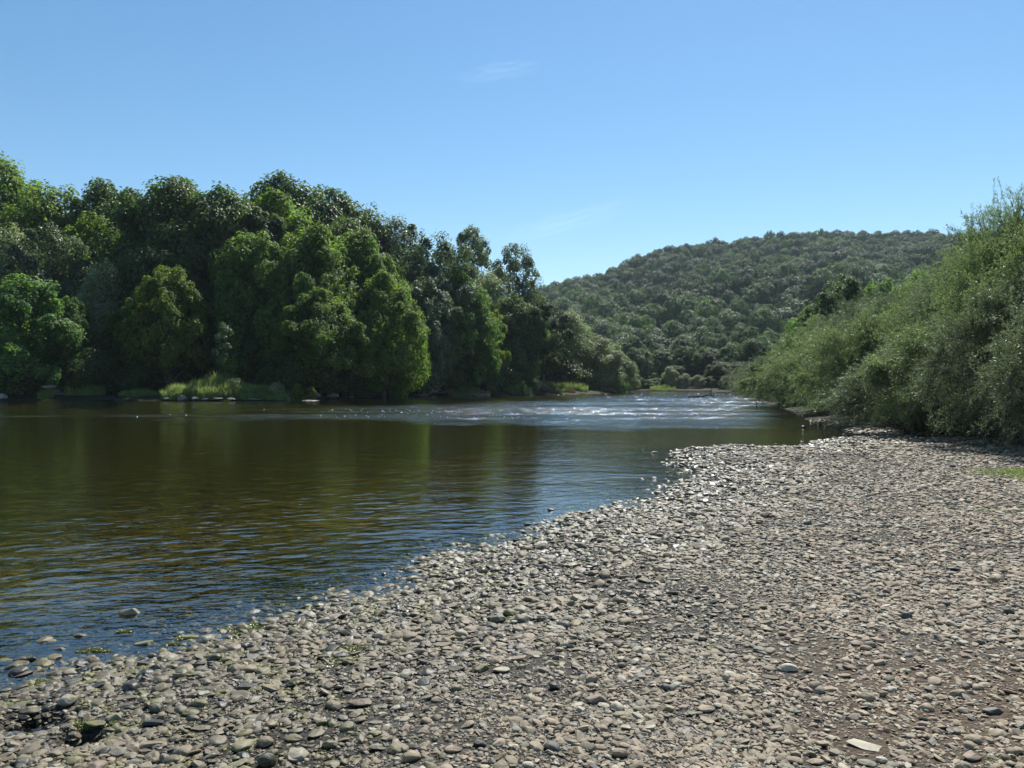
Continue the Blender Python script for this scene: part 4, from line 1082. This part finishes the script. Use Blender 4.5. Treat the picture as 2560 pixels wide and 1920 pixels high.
grass_object('grass', [patch(405, 500, 81.6, 2.0, 7000, 1.4), patch(470, 625, 82.6, 3.0, 14000, 1.9), patch(420, 640, 88, 4, 9000, 1.6), patch(590, 680, 81.5, 1.8, 5000, 1.3), patch(640, 780, 81, 1.4, 3500, .7),
                       patch(100, 130, 80.6, 1.0, 1500, 1.2), patch(165, 260, 83, 1.6, 3500, 1.3), patch(300, 400, 83, 2, 2500, .7),
                       patch(1120, 1260, 114.5, 2.8, 9000, 1.3, .05), patch(1250, 1330, 124, 2.8, 4500, 1.5, .05), patch(1300, 1420, 131, 3, 7000, 1.5, .05), patch(1380, 1470, 137, 3, 4500, 1.6, .05),
                       patch(1450, 1580, 149, 2.5, 4000, 1.3, .05), patch(1090, 1600, 152, 4, 3000, 1.0, .05), patch(1625, 1690, 186, 3, 1500, 1.0, .06)],
             'grass', 'sunlit tall grass and herbs along the left bank', 'grass')
grass_object('dock_plants', [patch(1345, 1400, 129, 1.8, 700, 1.8, .04), patch(1400, 1440, 131, 1.2, 400, 1.4, .04), patch(1470, 1540, 144.5, 1.8, 800, 1.6, .05), patch(1185, 1230, 115.5, 1.0, 300, 1.0, .04)],
             'rust', 'reddish brown seeding plants on the sunny end of the left bank', 'plants')
gx, gy = PZ(2545, 1175, .28); gx2, gy2 = PZ(2530, 1258, .27)
grass_object('turf', [(gx + .25, gy + .1, 1.0, .9, 5000, .09, .008), (gx2 + .2, gy2, .9, .35, 1500, .05, .006), (gx2 - .5, gy2 - .05, .5, .2, 350, .04, .006)],
             'grass', 'short bright green turf at the right edge of the gravel', 'grass')
for (px, py, n, r_, lab) in [(2222, 1692, 90, .06, 'small bright green grass tuft between pebbles at the right'), (2548, 1906, 200, .14, 'olive grass tuft in the bottom right corner'),
                             (2470, 1884, 60, .06, 'thin grass tuft beside the brown blocky stone'), (2240, 1905, 50, .05, 'tiny grass tuft right of the blue-grey oval at the bottom'), (2485, 1735, 50, .05, 'tiny grass tuft above the dark wedge at the right')]:
    x, y = PZ(px, py, .18)
    o = grass_object('grass_tuft', [(0, 0, r_, r_ * .8, n, .045, .003)], 'grass', lab, 'grass tuft', None)
    del_z = TZ(0, 0)
    for vtx in o.data.vertices: vtx.co.z -= del_z
    o.location = (x, y, TZ(x, y))
    if "kind" in o: del o["kind"]

def shrub(px, py_top, D, wpx, mat, label, seed, cs=.16):
    x = PD(px, D); z = TZ(x, D); w_ = wpx / F * D; h = max(top_z(py_top, D) - z, .8)
    v, q, tint, C = crown(seed, h, w_, .1, 'dome', 16, w_ * .2, 10, 26, cs, .6)
    e = bpy.data.objects.new('shrub', None); COL.objects.link(e); e.empty_display_size = .3; e.location = (x, D, z)
    tag(e, label, 'shrub')
    link('foliage', make_mesh('shrub_foliage', v, q, [M[mat]], False, fattr={"tint": tint}), parent=e)
    st = [(np.array([[0, 0, -.1], c * .5 + np.array([.05, 0, 0]), c]), np.array([.03, .02, .008])) for c in C[:10]]
    tv, tq = tubes(st, 4); link('stems', make_mesh('shrub_stems', tv, tq, [M['twig']], True), parent=e)
for a in [(588, 945, 82, 60, 'silver', 'grey-green leafy shrub at the right end of the tall grass', 51),
          (690, 958, 81.5, 56, 'silver', 'pale leafy shrub on the bank left of the dead branch', 52),
          (745, 962, 81, 40, 'lime', 'yellow-green sapling shrub behind the dead branch', 53),
          (780, 968, 81, 36, 'lime', 'small yellowish shrub leaning over the pale ledge', 54),
          (645, 980, 80.5, 26, 'lime', 'tiny yellow-green shrub between the grass and the pale shrub', 55),
          (985, 925, 96, 26, 'hazel', 'bright leaf cluster hanging over the dark bank', 56),
          (1308, 950, 121, 16, 'hazel', 'small upright green shrub on the sunny bank', 57),
          (1335, 905, 150, 80, 'lime', 'sunlit yellow-green shrub behind the leaning alder trunk', 58),
          (1552, 950, 147, 54, 'hazel', 'green shrub beneath the last silvery willow', 59),
          (1470, 965, 143, 26, 'hazel', 'dark green little shrub between the reddish plants', 60),
          (560, 800, 85, 66, 'ash', 'whitish flowering climber hanging right of the vivid tree', 61),
          (575, 878, 84, 50, 'lime', 'yellow-green twig cluster hanging low over the dark bank', 62),
          (205, 880, 84, 90, 'hazel', 'pale green leafy branches hanging above the rock slab', 63)]:
    shrub(*a)

def branchy(name, px, py, D, length, ang, n_tw, label, cat, mat='driftwood', r0=.05, z_up=.35, seed=5, z=None):
    g = np.random.default_rng(seed); x = PD(px, D); zb = max(TZ(x, D), 0.0) if z is None else z
    n = 7; u = np.linspace(0, 1, n)[:, None]; d = np.array([math.cos(ang), .3 * g.normal(), z_up]); d /= np.linalg.norm(d)
    main = u * d * length + np.cumsum(g.normal(size=(n, 3)) * .04 * length, 0) * u
    e = [(main, r0 * (1 - .8 * u[:, 0]))]
    for i in range(n_tw):
        k = g.integers(1, n - 1); dd = norm(d + g.normal(size=3) * .7 + np.array([0, 0, .2])); l2 = length * (.25 + .3 * g.random())
        uu = np.linspace(0, 1, 5)[:, None]
        P = main[k] + uu * dd * l2 + uu ** 2 * g.normal(size=3) * .15 * l2
        e.append((P, r0 * .4 * (1 - .8 * uu[:, 0])))
    tv, tq = tubes(e, 6)
    o = link(name, make_mesh(name, tv, tq, [M[mat]], True), (x, D, zb)); return tag(o, label, cat)
branchy('dead_branch', 690, 1000, 80.2, 2.2, .2, 7, 'bare dead branch lying at the water before the pale shrub', 'branch', seed=3)
branchy('dead_branch', 735, 1000, 80.0, 1.9, 2.2, 8, 'forked dead branch standing right of the lying one', 'branch', 'twig', seed=4, z_up=.8)
branchy('driftwood', 1035, 992, 108, 5.5, .05, 6, 'sun-bleached driftwood trunk on the flat rock at the water', 'driftwood', r0=.14, z_up=.05, seed=8)
branchy('driftwood', 1140, 992, 112, 3.4, .2, 6, 'bleached twiggy driftwood left of the sunny bank', 'driftwood', r0=.07, z_up=.12, seed=9)
branchy('dead_branch', 1385, 965, 128, 4.2, 2.6, 26, 'grey dead brush leaning beside the alder trunk', 'branch', 'driftwood', r0=.05, z_up=.7, seed=10)
branchy('fallen_tree', 1722, 994, 99, 3.0, -.1, 5, 'dark snag sticking out of the water in the riffle', 'snag', 'twig', r0=.2, z_up=.10, seed=12, z=.02)
branchy('dead_branch', 1893, 1022, 56, 1.3, 1.6, 4, 'thin dark branch poking from the water before the trailing willow', 'branch', 'twig', r0=.04, z_up=1.5, seed=14, z=-.1)
for (x0, y0, x1, y1, r_, mt, lab, sd_) in [(1395, 1774, 1474, 1760, .006, 'driftwood', 'brown stick pointing at the big brown angular stone', 1), (1540, 1694, 1634, 1678, .004, 'driftwood', 'long pale dry stalk behind the upright slab', 2),
                                   (1426, 1612, 1462, 1656, .004, 'driftwood', 'thin dry stalk slanting right of the beach centre', 3), (850, 1910, 985, 1868, .003, 'driftwood', 'thin straw at the bottom edge', 4),
                                   (2105, 1868, 2150, 1905, .005, 'twig', 'dark twig in front of the large flat slab', 5), (1380, 1815, 1425, 1795, .006, 'twig', 'short brown twig below the brown stick', 6), (2432, 1432, 2500, 1452, .004, 'twig', 'fine bent twig near the right edge', 7)]:
    a = np.array(PZ(x0, y0, .2)); b = np.array(PZ(x1, y1, .2)); g = np.random.default_rng(sd_)
    u = np.linspace(0, 1, 8)[:, None]; xy = a + (b - a) * u; zz = terrain(xy[:, 0], xy[:, 1]) + .022
    P = np.column_stack([xy, zz]) + g.normal(size=(8, 3)) * np.array([.006, .006, .003]); c = P[0].copy()
    tv, tq = tubes([(P - c, r_ * (1 - .5 * u[:, 0]))], 6)
    tag(link('stick', make_mesh('stick', tv, tq, [M[mt]], True), c), lab, 'stick')

# algae mats in the shallows
av, aq, at_ = [], [], []; off = 0; g = np.random.default_rng(77)
for (px, py, rx, ry) in [(615, 1572, .16, .10), (600, 1600, .14, .09), (660, 1560, .12, .06), (235, 1622, .09, .04), (120, 1704, .10, .06), (160, 1718, .10, .07), (310, 1575, .05, .03), (430, 1606, .05, .03), (335, 1665, .07, .04),
                         (460, 1592, .06, .03), (215, 1842, .12, .05), (30, 1848, .1, .06), (720, 1545, .07, .05), (1000, 1495, .10, .05), (925, 1500, .10, .04), (1010, 1420, .05, .03), (960, 1395, .05, .03), (850, 1680, .12, .12), (880, 1650, .08, .06), (330, 1655, .1, .05), (480, 1640, .08, .05)]:
    x, y = PZ(px, py, .01); n = int(9000 * (rx * ry) ** .5)
    a = g.random(n) * 6.283; r = np.sqrt(g.random(n)) * (1 + .4 * np.sin(a * 3 + px))
    X_, Y_ = x + np.cos(a) * r * rx, y + np.sin(a) * r * ry; Z_ = np.maximum(terrain(X_, Y_), 0) + .002 + .006 * g.random(n)
    v, q = cards(np.stack([X_, Y_, Z_], -1), norm(rdir(n, g) * .6 + np.array([0, 0, 1.])), .014 * (.5 + g.random(n)), .8, g, .2)
    av.append(v); aq.append(q + off); off += len(v); at_.append(g.random(n))
tag(link('algae', make_mesh('algae', np.concatenate(av), np.concatenate(aq), [M['moss']], False, fattr={"tint": np.concatenate(at_)})), 'yellow-green algae mats in the shallows and on wet stones', 'algae', kind='stuff')

# ------------------------------------------------------------------ cirrus cloud: thin high sheet
m, nt, out = new_mat('cirrus')
tc = N(nt, "ShaderNodeTexCoord")
mp = N(nt, "ShaderNodeMapping"); mp.inputs["Scale"].default_value = (4.5, 2.6, 0); L(nt, tc.outputs["Generated"], mp.inputs[0])
gcen = N(nt, "ShaderNodeVectorMath", operation='SUBTRACT'); L(nt, tc.outputs["Generated"], gcen.inputs[0]); gcen.inputs[1].default_value = (.5, .5, .5)
gfl = N(nt, 'ShaderNodeVectorMath', operation='MULTIPLY'); L(nt, gcen.outputs[0], gfl.inputs[0]); gfl.inputs[1].default_value = (1, 1, 0)
gl_ = N(nt, "ShaderNodeVectorMath", operation='LENGTH'); L(nt, gfl.outputs[0], gl_.inputs[0])
edge = ramp(nt, gl_.outputs["Value"], [(.0, 1.0), (.47, 0.0)])
al = math_n(nt, 'MULTIPLY', ramp(nt, noise(nt, mp.outputs[0], 1.6, 6, .62), [(.38, 0.0), (.80, .15)]), edge)
df = N(nt, "ShaderNodeBsdfTranslucent"); df.inputs[0].default_value = (.95, .95, .95, 1)
tp = N(nt, "ShaderNodeBsdfTransparent"); mx = N(nt, "ShaderNodeMixShader")
L(nt, al, mx.inputs[0]); L(nt, tp.outputs[0], mx.inputs[1]); L(nt, df.outputs[0], mx.inputs[2]); L(nt, mx.outputs[0], out.inputs[0])
def cirrus(px0, py0, px1, py1, alt, wid, lab):
    # a band between two sky directions on the altitude plane
    def pt(px, py): d = (alt - EYE) * F / (960 - py); return np.array([(px - 1280) / F * d, d])
    a, b = pt(px0, py0), pt(px1, py1); c = (a + b) / 2; v = b - a; ln = np.linalg.norm(v)
    n = 10; gx_ = np.linspace(-.5, .5, n); X_, Y_ = np.meshgrid(gx_ * wid, gx_ * ln, indexing='ij')
    Z_ = (1 - (X_ / wid * 2) ** 2) * 12 + (1 - (Y_ / ln * 2) ** 2) * 12
    vv = np.stack([X_, Y_, Z_], -1).reshape(-1, 3)
    I, J = np.meshgrid(np.arange(n - 1), np.arange(n - 1), indexing='ij')
    q = np.stack([I * n + J, (I + 1) * n + J, (I + 1) * n + J + 1, I * n + J + 1], -1).reshape(-1, 4)
    o = link('cloud', make_mesh('cloud', vv, q, [m], True), (c[0], c[1], alt), (0, 0, -math.atan2(v[0], v[1])))
    return tag(o, lab, 'cloud')
cirrus(1240, 622, 1640, 478, 1900, 900, 'faint wisp of white cirrus low in the sky between wood and hill')
cirrus(1130, 215, 1380, 150, 2200, 420, 'barely visible thin cloud wisp high in the middle of the sky')

# ------------------------------------------------------------------ haze
HAZE = .00010
mh, nt, out = new_mat('haze')
pv = N(nt, "ShaderNodeVolumePrincipled"); pv.inputs["Color"].default_value = (.72, .86, 1.0, 1); pv.inputs["Density"].default_value = HAZE
pv.inputs["Anisotropy"].default_value = .3
L(nt, pv.outputs[0], out.inputs["Volume"])
hb = np.array([(x, y, z) for x in (-1560, 1560) for y in (-1560, 1560) for z in (-4, 245)], float)
hf_ = np.array([(0, 1, 3, 2), (4, 6, 7, 5), (0, 4, 5, 1), (2, 3, 7, 6), (0, 2, 6, 4), (1, 5, 7, 3)])
tag(link('haze', make_mesh('haze', hb, hf_, [mh])), kind='stuff')

# ------------------------------------------------------------------ light, sky, camera
w = bpy.data.worlds.new("World"); scene.world = w; w.use_nodes = True
nt = w.node_tree; nt.nodes.clear()
sky = nt.nodes.new("ShaderNodeTexSky"); sky.sky_type = 'NISHITA'; sky.sun_disc = False
sky.sun_elevation = R(SUN_EL); sky.sun_rotation = R(SUN_AZ); sky.altitude = 50; sky.air_density = 1.0; sky.dust_density = .1; sky.ozone_density = 2.0
bg = nt.nodes.new("ShaderNodeBackground"); bg.inputs[1].default_value = .094
wo = nt.nodes.new("ShaderNodeOutputWorld")
hsv = nt.nodes.new('ShaderNodeHueSaturation'); hsv.inputs['Saturation'].default_value = 1.20; hsv.inputs['Hue'].default_value = .492; nt.links.new(sky.outputs[0], hsv.inputs['Color'])
nt.links.new(hsv.outputs[0], bg.inputs[0]); nt.links.new(bg.outputs[0], wo.inputs[0])
sun = bpy.data.lights.new("sun", 'SUN'); sun.energy = 5.0; sun.angle = R(.53); sun.color = (1, .965, .90)
so = bpy.data.objects.new("sun", sun); COL.objects.link(so)
sdir = Vector((math.sin(R(SUN_AZ)) * math.cos(R(SUN_EL)), math.cos(R(SUN_AZ)) * math.cos(R(SUN_EL)), math.sin(R(SUN_EL))))
so.rotation_euler = sdir.to_track_quat('Z', 'Y').to_euler(); so.location = (0, 0, 60)

cam = bpy.data.cameras.new("camera"); co = bpy.data.objects.new("camera", cam); COL.objects.link(co)
co.location = (0, 0, EYE); co.rotation_euler = (R(90), 0, 0)
cam.sensor_fit = 'HORIZONTAL'; cam.sensor_width = 36; cam.lens = F / 2560 * 36; cam.clip_start = .1; cam.clip_end = 30000
scene.camera = co
scene.view_settings.view_transform = 'Standard'; scene.view_settings.look = 'None'; scene.view_settings.exposure = .50; scene.view_settings.gamma = 1
cy = scene.cycles
cy.use_denoising = True; cy.max_bounces = 8; cy.transparent_max_bounces = 12; cy.diffuse_bounces = 3; cy.glossy_bounces = 3; cy.transmission_bounces = 6; cy.volume_bounces = 0
cy.sample_clamp_indirect = 6
